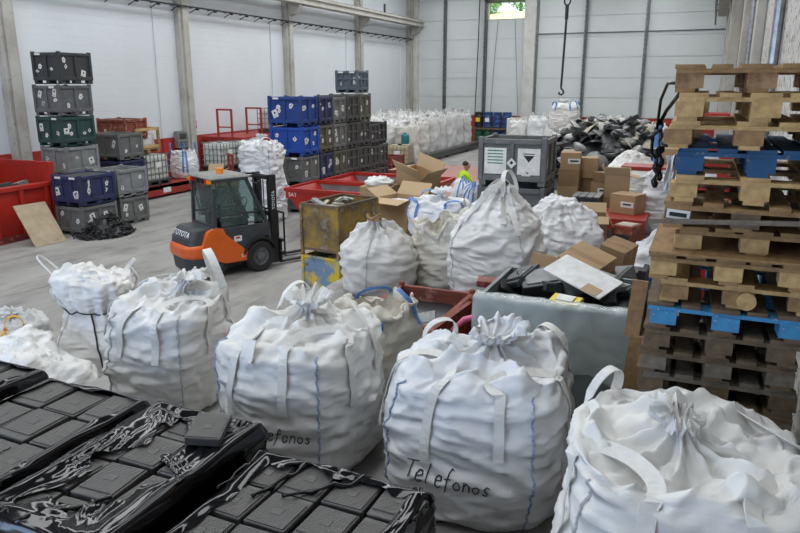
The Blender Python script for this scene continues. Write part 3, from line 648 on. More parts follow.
# ================================================================== FRONT ROW OF BAGS (on the dock)
def corner_straps(spec):
    out = []
    for k, (lp, kw) in spec.items():
        a = Q * k; kw = dict(kw); da = kw.pop('da', .42); out.append((a - da, a + da, lp, kw))
    return out
t, B = bag('full white bulk bag tied at the top, biggest and nearest, under the pallet stack', (.10, 3.14, DZ), 1.10, 1.14, 1.18, 21, 'rosette', 'fabric', rz=R(4), nu=210, nv=160, wr=1.1, lean=(-.12, .06), twist=1.4,
    straps=corner_straps({5: ((.10, .16, .03), dict(w=.075, zlow=.48)), 7: ((-.06, .16, .02), dict(w=.075, zlow=.55)), 3: ((.06, .0, .20), dict(w=.06, zlow=.6, da=.14)), 1: ((-.05, -.12, .05), dict(w=.08, zlow=.6))}), seams=[Q * 5 - .1, Q * 7 + .05], sm='seam_grey')
put('label_plate', STK[0], t, (.47, -.38, .80), (R(-48), R(12), R(28)))
t, B = bag('full white bulk bag with blue seams, tied top and handwriting, before the sheeted box', (-1.19, 4.06, DZ), 1.13, 1.10, 1.06, 3, 'tied', 'fabric_cool', rz=R(6), nu=200, nv=150, wr=1.1, lean=(.10, .06),
    straps=corner_straps({5: ((.16, .20, .06), dict(w=.06, zlow=.45)), 7: ((-.20, .06, .03), dict(w=.06, zlow=.5)), 3: ((.04, -.03, .15), dict(w=.05, zlow=.6, da=.24)), 1: ((-.06, -.04, .16), dict(w=.05, zlow=.6, da=.22))}), seams=[Q * 5 - .06, Q * 7 - .12])
B.letters(t, 'Telefonos', Q * 6 - .10, .34, .10)
t, B = bag('full white bulk bag with blue seams and a torn paper tag', (-2.50, 4.02, DZ), 1.03, 1.04, 1.10, 5, 'tied', 'fabric', rz=R(-3), nu=190, nv=140, wr=1.1, lean=(-.02, .12),
    straps=corner_straps({5: ((.14, .10, .05), dict(w=.06, zlow=.45)), 7: ((-.06, .22, .08), dict(w=.06, zlow=.5)), 3: ((.06, .02, .22), dict(w=.055, zlow=.6, da=.22)), 1: ((-.12, .0, .12), dict(w=.05, zlow=.6))}), seams=[Q * 5, Q * 7 - .05])
B.letters(t, 'Telefonos', Q * 6 + .28, .38, .085)
p, n = B.at(Q * 5 + .62, B.row(.84), .02)
tg = MB().box((0, 0, 0), (.17, .006, .12)).box((.03, .004, -.05), (.11, .006, .06), (0, R(20), 0)).build('paper_tag', 'paper', t); tg.location = p; tg.rotation_euler = (R(-25), R(-12), R(-20))
t, B = bag('full off-white bulk bag with raised loop and grey seam, standing below the orange forklift', (-4.02, 4.36, DZ), .92, .94, 1.02, 8, 'tied', 'fabric', rz=R(8), nu=170, nv=130, wr=1.15, lean=(.16, .10),
    straps=corner_straps({5: ((.12, .16, .04), dict(w=.06, zlow=.5)), 7: ((-.1, .2, .05), dict(w=.06, zlow=.5)), 1: ((-.10, -.05, .42), dict(w=.07, zlow=.6)), 3: ((.10, .0, .10), dict(w=.06, zlow=.6))}), seams=[Q * 5 + .12, Q * 7 - .1], sm='seam_grey')
t, B = bag('smaller open cream bulk bag with blue loop handles between two full bags', (-2.40, 5.05, DZ), .74, .70, .86, 13, 'open', 'fabric_cream', rz=R(-15), nu=110, nv=90, wr=1.1, rag=.10,
    straps=[(Q * 1 - .5, Q * 1 + .5, (-.08, -.1, .14), dict(w=.035, m='strap_blue', zlow=.8, ztop=.97)), (Q * 3 - .5, Q * 3 + .5, (.1, -.06, .12), dict(w=.035, m='strap_blue', zlow=.8, ztop=.97)), (Q * 6.6 - .2, Q * 6.6 + .3, (.05, -.06, -.10), dict(w=.03, m='strap_blue', zlow=.85, ztop=.95))])
# ---- bags on the hall floor, left
t, B = bag('half-filled white bag tied round its waist, alone on the open floor', (-7.50, 6.75, 0), 1.04, 1.02, 1.62, 31, 'waist', 'fabric', rz=R(20), nu=130, nv=120, wr=1.2, pile=.22,
    straps=[(Q * 4 - .1, Q * 4 + .25, (-.26, .0, .26), dict(w=.03, zlow=.7, ztop=.86)), (Q * 1 - .2, Q * 1 + .1, (.12, .06, .14), dict(w=.05, zlow=.8, ztop=.93))], seams=[Q * 5], sm='seam_grey')
r_ = B.row(.62); cord = [B.at(a * math.pi / 20, r_ + .8 * math.sin(a * .9), .014)[0] for a in range(41)]
MB().tube(cord, .010, 6).build('waist_cord', 'dark_metal', t)
MB().tube([B.at(Q * 6.3 + .02 * i, r_ - i * 2.2, .014)[0] for i in range(14)], .012, 5).build('cord_end', 'dark_metal', t)
t, B = bag('flattened crumpled white bag with blue stitching lying at the left edge', (-7.75, 5.35, 0), 2.2, 1.6, .95, 33, 'slump', 'fabric', rz=R(10), nu=130, nv=80, wr=1.7, pile=.16, name='empty_bag', cat='bag')
for k, (a0, a1, z0, z1) in enumerate(((3.9, 4.5, .55, .9), (4.6, 5.3, .45, .8), (5.3, 4.9, .95, .6), (3.4, 3.0, .6, .9))):
    MB().tube([B.at(a0 + (a1 - a0) * i / 14, B.row(z0 + (z1 - z0) * i / 14), .006)[0] for i in range(15)], .012, 5).build('stitching', 'seam_blue', t)
t, B = bag('small grey sack with yellow webbing cut by the left picture edge', (-9.0, 6.55, 0), .82, .8, .74, 36, 'tied', 'fabric_grey', nu=90, nv=70, wr=1.3, name='sack', cat='bag',
    straps=[(Q * 7 - .2, Q * 7 + .5, (.05, -.05, .22), dict(w=.05, m='strap_yellow', zlow=.6)), (Q * 5.6, Q * 6.4, (.1, -.1, .02), dict(w=.07, m='strap_yellow', zlow=.25, ztop=.8))])

# ================================================================== BLACK BOXES UNDER FILM (dock front)
proto = tech_proto()
def wrapped_load(label, where, x0, x1, y0, y1, zt, seed, nx, ny, skirt_in, skip=()):
    """film-wrapped load: film shell to zt, boxes of the top layer lie on it inside the raised skirt"""
    rg = random.Random(seed); t = thing('wrapped_load', label, 'wrapped pallet', ((x0 + x1) / 2, (y0 + y1) / 2, DZ), 0, 'film-wrapped loads'); W, D, H = x1 - x0, y1 - y0, zt - DZ
    pbx = MB()
    for x in (-W / 2 + .06, 0, W / 2 - .06): pbx.bb(x - .05, x + .05, -D / 2 + .02, D / 2 - .02, 0, .1)
    pbx.bb(-W / 2 + .01, W / 2 - .01, -D / 2 + .01, D / 2 - .01, .1, .13); pbx.build('pallet_base', 'wood_old', t)
    nu, rowsz = 220, [(.13, 0), (.25, .0), (H * .5, .004), (H * .75, .004), (H, .0), (H + HT * .6, .0), (H + HT + .012, -.012), (H + HT + .02, -.05), (H + HT + .012, -skirt_in)]
    K = spline([(o, z) for z, o in rowsz], 44); a = np.linspace(0, 4, nu, endpoint=False)
    cx = np.array([(-1, -1), (1, -1), (1, 1), (-1, 1), (-1, -1)], float); i = a.astype(int); f = (a - i)[:, None]; q = cx[i] * (1 - f) + cx[i + 1] * f
    off, z = K[:, 0][:, None], K[:, 1][:, None]
    wob = 1 + .9 * pn(q[:, 0] * 2.3, q[:, 1] * 2.3, 0 * q[:, 0], seed)[None, :]
    inn = np.where(off < -.03, off * wob, off)
    X = q[None, :, 0] * (W / 2 + inn); Y = q[None, :, 1] * (D / 2 + inn); Z = z + 0 * X
    N = np.stack([q[:, 0] / np.maximum(abs(q[:, 0]), abs(q[:, 1])) * (abs(q[:, 0]) > .985), q[:, 1] * (abs(q[:, 1]) > .985)], -1)
    dsp = .022 * np.abs(pn(X * 2, Y * 2, Z * 9 + 1.6 * X - 1.2 * Y, seed + 1)) + .010 * np.abs(pn(X * 3, Y * 3, Z * 30 + 5 * X, seed + 2))
    top = smooth01(H + HT * .5, H + HT, Z)
    P = np.stack([X + N[None, :, 0] * dsp * (1 - top), Y + N[None, :, 1] * dsp * (1 - top), Z + top * (.034 * np.abs(pn(1.6 * a[None, :] + 0 * X, inn * 13 + .6 * pn(a[None, :] * 3, 0 * X, 0 * X, seed), 0 * Z, seed + 3)) + .006 * np.abs(pn(3 * a[None, :] + 0 * X, inn * 40, 0 * Z, seed + 4)))], -1)
    m = MB().grid(P, True); m.build('film', 'film', t, smooth=True, fix=False)
    MB().bb(-W / 2 + .004, W / 2 - .004, -D / 2 + .004, D / 2 - .004, .13, H).build('film_core', 'film_black', t)
    for k in range(6):                                        # twisted strands of film over the edge of the boxes
        sy = rg.choice((-1, 1)); sx = rg.uniform(-.8, .8); pts = []
        x_, y_ = rg.uniform(-W / 2, W / 2), rg.choice((-D / 2 + .02, D / 2 - .02)); dx, dy = rg.uniform(-.5, .5), -math.copysign(rg.uniform(.15, .4), y_)
        for j in range(10): s_ = j / 9; pts.append((max(-W / 2, min(W / 2, x_ + dx * s_)), y_ + dy * s_ + .02 * math.sin(j * 2.1), H + HT + .014 + .012 * math.sin(j * 1.7)))
        MB().tube(pts, [.016 * (1 - .05 * j) * (1 + .4 * math.sin(j * 2.3)) for j in range(10)], 7).build('film_strand', 'film', t, smooth=True)
    bw, bd = W / nx, D / ny
    for iy in range(ny):
        for ix in range(nx):
            if (ix, iy) in skip: continue
            o = dup(proto, (x0 + (ix + .5) * bw, y0 + (iy + .5) * bd, zt + .001), rot=(rg.uniform(-.02, .02), rg.uniform(0, .04), R(90) + rg.uniform(-.05, .05) + (math.pi if rg.random() < .5 else 0)))
            o.scale = (bd / .325, bw / .258, 1); o.location.z += rg.choice((0, 0, .004, .01)); tag(o, 'black box in the %s, %s, %s' % (where, ('nearest row', 'second row from the front', 'third row from the front', 'farthest row')[iy if ny == 4 else (0, 1, 3)[iy]], (['leftmost', 'middle', 'rightmost'] if nx == 3 else ['leftmost', 'second from left', 'third from left', 'rightmost'])[ix]), 'set top box', 'boxes in the ' + where)
    return t
wrapped_load('black film-wrapped load with wide film bands, between two other wrapped loads', 'middle film-wrapped load', -2.90, -2.14, 1.76, 2.98, 2.03, 2, 3, 4, .20)
wrapped_load('black film-wrapped load nearest the bottom left corner', 'left film-wrapped load', -3.86, -3.02, 1.70, 3.02, 2.00, 5, 3, 4, .03)
wrapped_load('black film-wrapped load at the far left edge, mostly out of frame', 'far left film-wrapped load', -4.90, -4.05, 2.05, 3.14, 1.98, 9, 3, 3, .04)
wrapped_load('black film-wrapped load at the bottom centre, before the handwritten bags', 'bottom centre film-wrapped load', -2.06, -1.06, 1.72, 2.86, 1.95, 14, 4, 4, .09)
o = dup(proto, (-2.33, 2.74, 2.03 + HT + .045), rot=(R(3), R(-4), R(112)), scale=(.86, .8, .7)); tag(o, 'single grey-black box lying loose on top of the film', 'set top box', 'loose boxes')
o = dup(proto, (-.72, 2.66, 1.86), rot=(R(6), R(16), R(125)), scale=(1.1, 1.1, 1)); tag(o, 'black box tilted before the bag with blue seams, at the bottom edge', 'set top box', 'loose boxes')
bpy.data.objects.remove([c for c in proto.children][0]); 
for c in list(proto.children): bpy.data.objects.remove(c)
bpy.data.objects.remove(proto); SEEN.pop('proto', None)
t = thing('wrapped_load', 'low film-wrapped load under the tilted box at the bottom edge', 'wrapped pallet', (-.62, 2.5, DZ), 0, 'film-wrapped loads')
MB().bb(-.36, .36, -.5, .42, 0, .45).build('film', 'film', t, bevel=.04)

# ================================================================== PALLET STACK (dock, right)
PS = [  # from the top: left edge x, front y, material, block material, label, missing deck boards, turn
 (-.19, 4.10, 'wood_mid', 'wood_bark', 'topmost wooden pallet with brown chipboard blocks', (), 0),
 (-.15, 4.05, 'wood_new', 'wood_new', 'pale wooden pallet second from the top of the stack', (), 1),
 (-.19, 4.06, 'wood_new', 'wood_mid', 'pale wooden pallet just above the dark blue pallet', (1,), -1),
 (-.13, 4.10, 'wood_blue', 'wood_blue', 'dark blue painted pallet in the upper half of the stack', (), 0),
 (-.14, 4.08, 'wood_new', 'wood_new', 'pale wooden pallet just below the dark blue pallet', (1, 3), 1),
 (-.17, 4.05, 'wood_mid', 'wood_old', 'brown wooden pallet with a white paper label on its block', (2,), -2),
 (-.09, 4.12, 'wood_mid', 'wood_new', 'wooden pallet with yellowish blocks above the sheet-topped pallet', (), 1),
 (-.22, 4.02, 'wood_mid', 'wood_new', 'wooden pallet with a plywood sheet on top in the middle of the stack', (), 0),
 (-.16, 4.08, 'wood_new', 'wood_mid', 'splintered wooden pallet just above the bright blue pallet', (1, 3), -1),
 (-.21, 4.04, 'wood_bright_blue', 'wood_bright_blue', 'bright blue painted pallet in the lower half of the stack', (), 1),
 (-.22, 4.05, 'wood_old', 'wood_old', 'dark weathered pallet just below the bright blue pallet', (), 0),
 (-.23, 4.06, 'wood_old', 'wood_grey', 'dark weathered pallet second below the bright blue pallet', (), 0),
 (-.21, 4.08, 'wood_grey', 'wood_old', 'grey weathered pallet third below the bright blue pallet', (), 0),
]
N_ = 19
for k in range(N_):
    x, y, m, mb_, lab, sk, tw = PS[k] if k < len(PS) else (-.2 + .02 * ((k * 7) % 3 - 1), 4.07, 'wood_old', 'wood_grey', 'old pallet %s below the bright blue pallet' % ('fourth', 'fifth', 'sixth', 'seventh', 'eighth', 'ninth')[k - 13], (), 0)
    o = pallet(lab, (x + .4, y, DZ + (N_ - 1 - k) * .1445), R(tw * .6), m, mb_, 50 + k, sk, top=(k == 7), deck={9: 'wood_old', 3: 'wood_blue'}.get(k), group='stacked pallets' if k < len(PS) else 'pallets at the foot of the stack')
    if k == 5: put('paper_label', MB().bb(-.06, .06, -.004, 0, -.025, .025).bb(-.045, .045, -.006, -.003, -.012, .010, 1).mesh('paper_label', ['paper', 'black_print']), o, (-.33, -.003, .075), (0, R(4), 0))
    if k == 8: put('end_log', MB().cyl((0, -.01, 0), (0, .1, 0), .05, 14).mesh('end_log', 'wood_new'), o, (.05, -.02, .055))
o = MB().bb(-.05, .75, -.01, .01, -.012, .012).build('loose_batten', 'wood_grey'); o.location = (-.2, 4.0, 3.27); o.rotation_euler = (0, R(-3), 0); tag(o, 'loose grey batten across the front of the pallet stack', 'batten')
o = MB().box((0, 0, 0), (.09, .022, .36)).build('loose_plank', 'wood_mid'); o.location = (-.29, 4.30, 2.66); o.rotation_euler = (R(-3), R(4), 0); tag(o, 'short upright plank leaning on the left side of the pallet stack', 'plank')
o = MB().box((0, 0, 0), (.12, .022, .95)).build('loose_plank', 'wood_mid'); o.location = (-.30, 4.6, 1.9); o.rotation_euler = (R(-2), R(3), 0); tag(o, 'upright brown plank behind the sheeted box, beside the pallets', 'plank')
# strands of black film hanging from the stack
t = thing('black_film', 'twisted black plastic film hanging from the upper left of the pallet stack', 'plastic film', (-.3, 4.6, 3.2))
def twist(a, b, r, n, seed, amp=.03):
    rg = random.Random(seed); a, b = Vector(a), Vector(b); pts = [a.lerp(b, i / n) + Vector((rg.uniform(-amp, amp), rg.uniform(-amp, amp), 0)) for i in range(n + 1)]
    return MB().tube(pts, [r * (.8 + .35 * math.sin(q * 1.3)) for q in range(len(pts))], 7)
twist((.03, .1, .36), (.04, .1, .56), .012, 10, 1, .006).tube([(.02, .1, .55), (.06, .05, .64), (.12, -.2, .72), (.16, -.35, .78)], .012, 6).tube([(.01, .1, .52), (.02, .05, .70), (.06, -.1, .80), (.12, -.4, .80)], .010, 6).build('film_strand', 'film_black', t, smooth=True)
twist((.02, .1, .40), (.03, .1, .16), .020, 12, 2, .008).build('film_strand', 'film_black', t, smooth=True)
twist((.05, .13, .42), (.05, .12, .20), .016, 12, 3, .008).build('film_strand', 'film_black', t, smooth=True)
MB().tube([(.03, .1, .52), (-.01, .1, .48), (-.01, .1, .38), (.02, .1, .34)], .012, 6).build('film_loop', 'film_black', t)
t = thing('torn_plastic', 'torn white plastic hanging beside the dark blue pallet', 'plastic film', (-.165, 4.30, 3.40))
u_, v_ = np.meshgrid(np.linspace(-1, 1, 12), np.linspace(0, 1, 16)); MB().grid(np.stack([u_ * (.028 + .012 * pn(v_ * 3, u_, 0 * u_, 4)) - .01, .05 * pn(u_ * 2, v_ * 3, 0 * u_, 5), v_ * .20 + .02 * pn(u_ * 3, 0 * u_, 0 * u_, 6)], -1)).build('sheet', 'fabric_cool', t, smooth=True, solid=.002)
# red cabinet and box between the pallets and the wall
t = thing('red_cabinet', 'red metal drawer cabinet behind the pallet stack', 'cabinet', (.18, 9.4, DZ))
MB().bb(-.36, .36, -.25, .25, 0, 1.92).build('body', 'dark_red', t)
dr = MB().bb(-.34, .34, -.30, -.25, 0, .20).mesh('drawer', 'red_paint'); dh = MB().bb(-.10, .10, -.31, -.30, .06, .15).mesh('label_plate', 'paper')
for k in range(8):
    d_ = put('drawer', dr, t, (0, 0, .06 + k * .232), bevel=.008)
    if k in (4, 6, 7): put('label_plate', dh, d_, (-.12, 0, 0))
t = thing('red_locker', 'small red box on the wall behind the top pallets', 'box', (.0, 12.2, 3.3)); MB().bb(-.25, .3, -.1, .45, 0, .24).bb(.3, .82, -.05, .4, .02, .2).build('body', 'red_paint', t, bevel=.01); MB().bb(-.1, .1, -.104, -.1, .03, .1).build('slot', 'black_print', t)
o = MB().cyl((-1.18, 20, 0), (-1.18, 20, 3.0), .09, 12).build('blue_pipe', 'strap_blue'); tag(o, 'upright blue pipe left of the hanging black film', 'pipe')

# ================================================================== DOCK, MIDDLE
# sheeted pallet box
t = thing('sheeted_box', 'grey-green pallet box under a clear plastic sheet, full of scrap', 'container', (-.93, 5.42, DZ))
m = MB(); W, D, H = 1.14, 1.0, 1.06
m.bb(-W / 2, W / 2, -D / 2, -D / 2 + .03, .1, H).bb(-W / 2, W / 2, D / 2 - .03, D / 2, .1, H).bb(-W / 2, -W / 2 + .03, -D / 2, D / 2, .1, H).bb(W / 2 - .03, W / 2, -D / 2, D / 2, .1, H).bb(-W / 2, W / 2, -D / 2, D / 2, .1, .14)
mat('panel_greygreen', (.21, .25, .25), .6, 0, (.16, .19, .19), 3); m.build('walls', 'panel_greygreen', t)
sk_ = MB(); [sk_.bb(x - .06, x + .06, -D / 2, D / 2, 0, .1) for x in (-.5, 0, .5)]; sk_.build('skids', 'wood_old', t)
nu, nv = 60, 26; uu, vv = np.meshgrid(np.linspace(-1, 1, nu), np.linspace(0, 1, nv)); 
ztop = H + .012; Xs = uu * (W / 2 + .02); s_ = vv * .78
Ys = np.where(s_ < .12, -D / 2 + .10 - s_, -D / 2 - .022 - .02 * np.abs(pn(uu * 3, vv * 4, 0 * uu, 3)) - .02 * vv); Zs = np.where(s_ < .12, ztop + .01, ztop - (s_ - .12) * (.72 + .28 * pn(uu * 1.5, 0 * uu, 0 * uu, 5))) + .012 * pn(uu * 6, vv * 6, 0 * uu, 8)
MB().grid(np.stack([Xs, Ys, Zs], -1)).build('plastic_sheet', 'clear_sheet', t, smooth=True, solid=.003)
MB().bb(-W / 2 + .03, W / 2 - .03, -D / 2 + .03, D / 2 - .03, .14, .94).build('scrap_fill', 'scrap_black', t)
zc_ = DZ + .94
rg = random.Random(8)
def gadget(name, label, cat, loc, d, rot, m, extra=None, group=None, em='scrap_grey'):
    t = thing(name, label, cat, loc, 0, group, rot); MB().bb(-d[0] / 2, d[0] / 2, -d[1] / 2, d[1] / 2, 0, d[2]).build('case', m, t, bevel=.008)
    MB().bb(-d[0] * .38, d[0] * .38, -d[1] * .35, d[1] * .35, d[2] - .002, d[2] + .008).build('cover', em, t, bevel=.003)
    MB().bb(-d[0] * .4, d[0] * .4, -d[1] / 2 - .006, -d[1] / 2, d[2] * .25, d[2] * .7).build('front_panel', extra or 'scrap_black', t)
    return t
gadget('printer_case', 'black printer case with grey top in the sheeted box', 'printer', (-1.16, 5.66, zc_ - .02), (.34, .28, .18), (R(18), R(-8), R(24)), 'scrap_black')
gadget('scanner_case', 'flat dark grey case leaning at the left of the sheeted box', 'scanner', (-1.33, 5.66, zc_ + .08), (.24, .32, .06), (R(20), R(-20), R(-30)), 'fork_grey', em='scrap_black')
gadget('black_case', 'black case beneath the white cardboard sheet', 'case', (-.72, 5.72, zc_ + .03), (.30, .30, .16), (R(-6), R(10), R(-15)), 'scrap_black')
t = thing('yellow_case', 'yellow plastic case with lettering in the sheeted box', 'case', (-.86, 5.22, zc_ - .02), 0, None, (R(14), 0, R(-14))); t.scale = (.85, .85, .85)
MB().bb(-.14, .14, -.08, .08, 0, .15).build('case', 'bright_yellow', t, bevel=.01); MB().bb(-.10, .0, -.084, -.08, .05, .10).bb(.03, .11, -.084, -.08, .06, .10).build('print', 'black_print', t); MB().bb(-.08, .08, -.05, .05, .15, .165).build('insert', 'paper', t)
o = MB().bb(-.28, .28, -.15, .15, 0, .012).bb(.1, .24, -.15, -.05, .012, .015, 1).build('white_card_sheet', ['paper', 'cardboard_inner']); o.location = (-.80, 5.50, zc_ + .21); o.rotation_euler = (R(16), R(13), R(-26)); tag(o, 'white cardboard sheet lying askew on the scrap', 'cardboard')
t = thing('red_frame_part', 'curved dark red plastic part sticking out left of the sheeted box', 'plastic part', (-1.52, 5.95, 2.20), 0, None, (R(8), R(4), R(12)))
MB().prism([(-.28, 0), (.05, .0), (.26, .05), (.30, .10), (.05, .07), (-.28, .06)], .14, 'y', -.07).build('shell', 'dark_red', t, bevel=.012); MB().bar((-.02, 0, .0), (-.1, 0, -.22), .05).build('arm', 'dark_red', t)
o = MB().tube([(-1.86, 5.4, 1.92), (-1.76, 5.45, 2.02), (-1.62, 5.5, 2.06), (-1.56, 5.52, 2.10)], [.02, .03, .03, .02], 8).build('pink_strap', 'pink', smooth=True); tag(o, 'bright pink plastic strip beside the red steel bins', 'plastic strip')
for k in range(16):
    w_, d_, h_ = rg.uniform(.12, .3), rg.uniform(.08, .2), rg.uniform(.03, .1)
    o = MB().bb(-w_ / 2, w_ / 2, -d_ / 2, d_ / 2, 0, h_).bb(-w_ * .4, w_ * .3, -d_ * .35, d_ * .35, h_, h_ + .006).build('scrap_piece', ('scrap_black', 'fork_grey', 'scrap_black', 'box_slate', 'scrap_grey')[k % 5], bevel=.005)
    o.location = (-1.42 + .062 * k + rg.uniform(-.03, .03), 5.75 + rg.uniform(-.25, .12), zc_ + rg.uniform(.0, .06)); o.rotation_euler = (rg.uniform(-.5, .5), rg.uniform(-.5, .5), rg.uniform(0, 3)); tag(o, 'dark electronic scrap piece in the sheeted box', 'scrap', 'scrap in the sheeted box')
t = pbox('dark slatted pallet box behind the sheeted box, carrying cartons', (-.98, 6.72, DZ), 'box_black', 1.2, 1.1, .70, lid='scrap_black')
carton('plain tan carton tilted on its edge above the white cardboard sheet', (-.93, 6.52, DZ + .80), .40, .36, .32, 0, 'cardboard', None, True, None, (R(16), R(14), R(-24)))
carton('small tan carton leaning against the draped white bag', (-1.30, 6.45, DZ + .82), .30, .10, .24, 0, 'cardboard', None, True, None, (R(-14), R(6), R(-8)))
carton('brown carton half hidden behind the white bag with a blue strap', (-.78, 7.75, 2.06), .30, .30, .26, 0, 'cardboard_dark', None, True, None, (R(10), R(12), R(-20)))
gadget('grey_case', 'grey ribbed case beside the tilted tan carton', 'case', (-.58, 6.55, DZ + .74), (.2, .34, .22), (R(10), R(-14), R(-20)), 'box_slate', em='box_grey')
pbox('black pallet box hidden under the brown carton', (-.9, 8.15, DZ), 'box_black', .9, .7, .66, lid='scrap_black')
# red steel bins
def steel_bin(label, loc, W, D, H, rz, m, name='steel_bin'):
    t = thing(name, label, 'metal bin', loc, rz)
    b = MB(); k = .02
    b.bb(-W / 2, W / 2, -D / 2, -D / 2 + k, .08, H).bb(-W / 2, W / 2, D / 2 - k, D / 2, .08, H).bb(-W / 2, -W / 2 + k, -D / 2, D / 2, .08, H).bb(W / 2 - k, W / 2, -D / 2, D / 2, .08, H).bb(-W / 2, W / 2, -D / 2, D / 2, .08, .1); b.build('tray', m, t)
    r = MB(); r.bar((-W / 2, -D / 2, H), (W / 2, -D / 2, H), .05).bar((-W / 2, D / 2, H), (W / 2, D / 2, H), .05).bar((-W / 2, -D / 2, H), (-W / 2, D / 2, H), .05).bar((W / 2, -D / 2, H), (W / 2, D / 2, H), .05); r.build('rim', m, t)
    for sx in (-1, 1):
        for sy in (-1, 1): MB().bb(sx * W / 2 - .03, sx * W / 2 + .03, sy * D / 2 - .03, sy * D / 2 + .03, 0, H + .07).build('post', m, t, bevel=.02)
    for sy in (-1, 1): MB().bb(-W * .35, W * .35, sy * (D / 2 + .008) - .012, sy * (D / 2 + .008) + .012, H * .4, H * .55).build('rib', m, t)
    return t
sb1 = steel_bin('red steel bin with raised corner posts behind the cream bag', (-2.48, 6.10, DZ), .80, 1.15, .50, R(0), 'rust_red')
steel_bin('second red steel bin wedged beside the sheeted box', (-1.80, 5.75, DZ), .42, 1.1, .54, R(-4), 'rust_red')
gadget('grey_set_box', 'flat pale grey electronic box tilted in the red steel bin', 'device', (-2.34, 5.85, 1.74), (.34, .26, .08), (R(10), R(-12), R(20)), 'box_light', em='box_light')
MB().bb(-.38, .38, -.55, .55, .1, .38).build('scrap_fill', 'scrap_black', sb1)
# ---- middle bags
t, B = bag('full grey-white bag with a rope coil on top beside the yellow bins', (-3.78, 8.05, DZ), .98, .98, .98, 61, 'peaked', 'fabric_dirty', rz=R(5), nu=120, nv=100, wr=1.2, lean=(-.04, -.1), seams=[Q * 6], sm='seam_grey')
MB().tube([(.04 + .09 * math.cos(i * .5) - .05, -.2 + .05 * math.sin(i * .5), .97 + .03 * math.sin(i * 1.1) + .002 * i) for i in range(30)], .014, 6).build('rope_coil', 'wood_mid', t)
t, B = bag('open cream bag with gaping mouth between two full bags', (-3.12, 8.62, DZ), .82, .8, .84, 63, 'open', 'fabric_cream', rz=R(20), nu=120, nv=100, wr=1.4, rag=.26)
t, B = bag('tall full white bag with loops drawn up to a point, before the grey pallet boxes', (-2.32, 8.42, DZ), 1.13, 1.08, 1.42, 65, 'peaked', 'fabric', rz=R(-4), nu=160, nv=130, wr=1.15, lean=(.10, -.06),
    straps=[(Q * 5, Q * 7, (.06, .25, .30), dict(w=.07, zlow=.62, ztop=.88)), (Q * 3, Q * 5.2, (.25, -.1, .22), dict(w=.06, zlow=.7, ztop=.9)), (Q * 6.6, Q * 8.6, (-.10, .08, .34), dict(w=.07, zlow=.7, ztop=.92))], seams=[Q * 5 + .1, Q * 7 + .05], sm='seam_grey')
t, B = bag('white bag with a loose cloth top draped over it, behind the small carton', (-1.78, 9.9, DZ), 1.16, 1.05, 1.02, 67, 'slump', 'fabric_cool', rz=R(12), nu=140, nv=110, wr=1.15, pile=.34, seams=[Q * 5], sm='seam_blue')
t, B = bag('low white bag with blue loops near the open cartons', (-4.12, 11.25, DZ), 1.02, 1.0, .78, 69, 'tied', 'fabric_cool', rz=R(0), nu=110, nv=80, wr=1.0,
    straps=[(Q * 5 - .3, Q * 5 + .3, (-.02, -.05, .06), dict(w=.05, m='strap_blue', zlow=.5, ztop=.85)), (Q * 7 - .3, Q * 7 + .3, (.02, -.05, .06), dict(w=.05, m='strap_blue', zlow=.5, ztop=.85)), (Q * 3 - .3, Q * 3 + .3, (.03, -.05, .14), dict(w=.05, m='strap_blue', zlow=.7))])
t, B = bag('white bag with a wide blue strap leaning beside the pallet stack', (-.42, 8.55, DZ), .80, .74, .98, 71, 'peaked', 'fabric_cool', rz=R(10), nu=100, nv=90, wr=1.1, lean=(.12, 0))
MB().ribbon([B.at(Q * 5.5 + .035 * i, B.row(.10 + .055 * i), .016)[0] for i in range(15)], [B.at(Q * 5.5 + .035 * i, B.row(.10 + .055 * i), .016)[1] for i in range(15)], .07, .006).build('strap', 'strap_blue', t)
t, B = bag('tall narrow wrapped white sack standing right of the red table', (-.66, 13.35, DZ), .58, .56, 1.10, 73, 'tall', 'fabric_cool', nu=80, nv=100, wr=1.3, name='sack', cat='bag')
for i, (x, y, lab) in enumerate(((-4.50, 13.55, 'rolled white sack with blue stripes left of the grey pallet boxes'), (-4.15, 13.3, 'second blue-striped white sack touching the grey pallet boxes'))):
    t, B = bag(lab, (x, y, DZ), .50, .6, .74 - i * .06, 75 + i, 'slump', 'stripe_fabric', rz=R(20 - 50 * i), nu=70, nv=60, wr=.9, name='striped_sack', cat='bag', rot=None) if False else bag(lab, (x, y, DZ), .50, .6, .80 - i * .06, 75 + i, 'slump', 'stripe_fabric', rz=R(20 - 50 * i), nu=70, nv=60, wr=.9, name='striped_sack', cat='bag')
    for a0 in (4.2, 4.6, 5.0, 5.4):
        pts = [B.at(a0 + .02 * k, B.row(.12) + k * 2.2, .008) for k in range(18)]; MB().ribbon([p for p, n in pts], [n for p, n in pts], .035, .003).build('stripe', 'strap_blue', t)
# ---- grey pallet boxes with big notices
for k in range(2):
    t = pbox(('grey pallet box with white warning notices on top of another', 'lower dark pallet box under the grey one with notices')[1 - k], (-3.13, 12.62, DZ + k * .86), ('box_slate', 'box_grey')[k], 1.22, 1.06, .87, R(2), None, 2, 'plain', (0, 2), 5 + k)
    if k:
        for x in (-.3, .3): MB().bb(x - .20, x + .20, -.53 + .022, -.53 + .026, .22, .68).build('notice', 'paper', t)
        pr = MB()
        for r_ in range(5): pr.bb(-.44, -.16, -.509, -.507, .62 - r_ * .055, .64 - r_ * .055)
        mat('green_print', (.02, .22, .12), .6); pr.build('print', 'green_print', t)['kind'] = 'stuff'
        MB().prism([(.2, .56), (.4, .56), (.3, .44)], .003, 'y', -.511).bb(.2, .4, -.511, -.508, .58, .595).build('warning_print', 'black_print', t)
        put('diamond_label', STK[1], t, (0.0, -.53, .42)); put('torn_label', STK[3], t, (.28, -.515, .26))
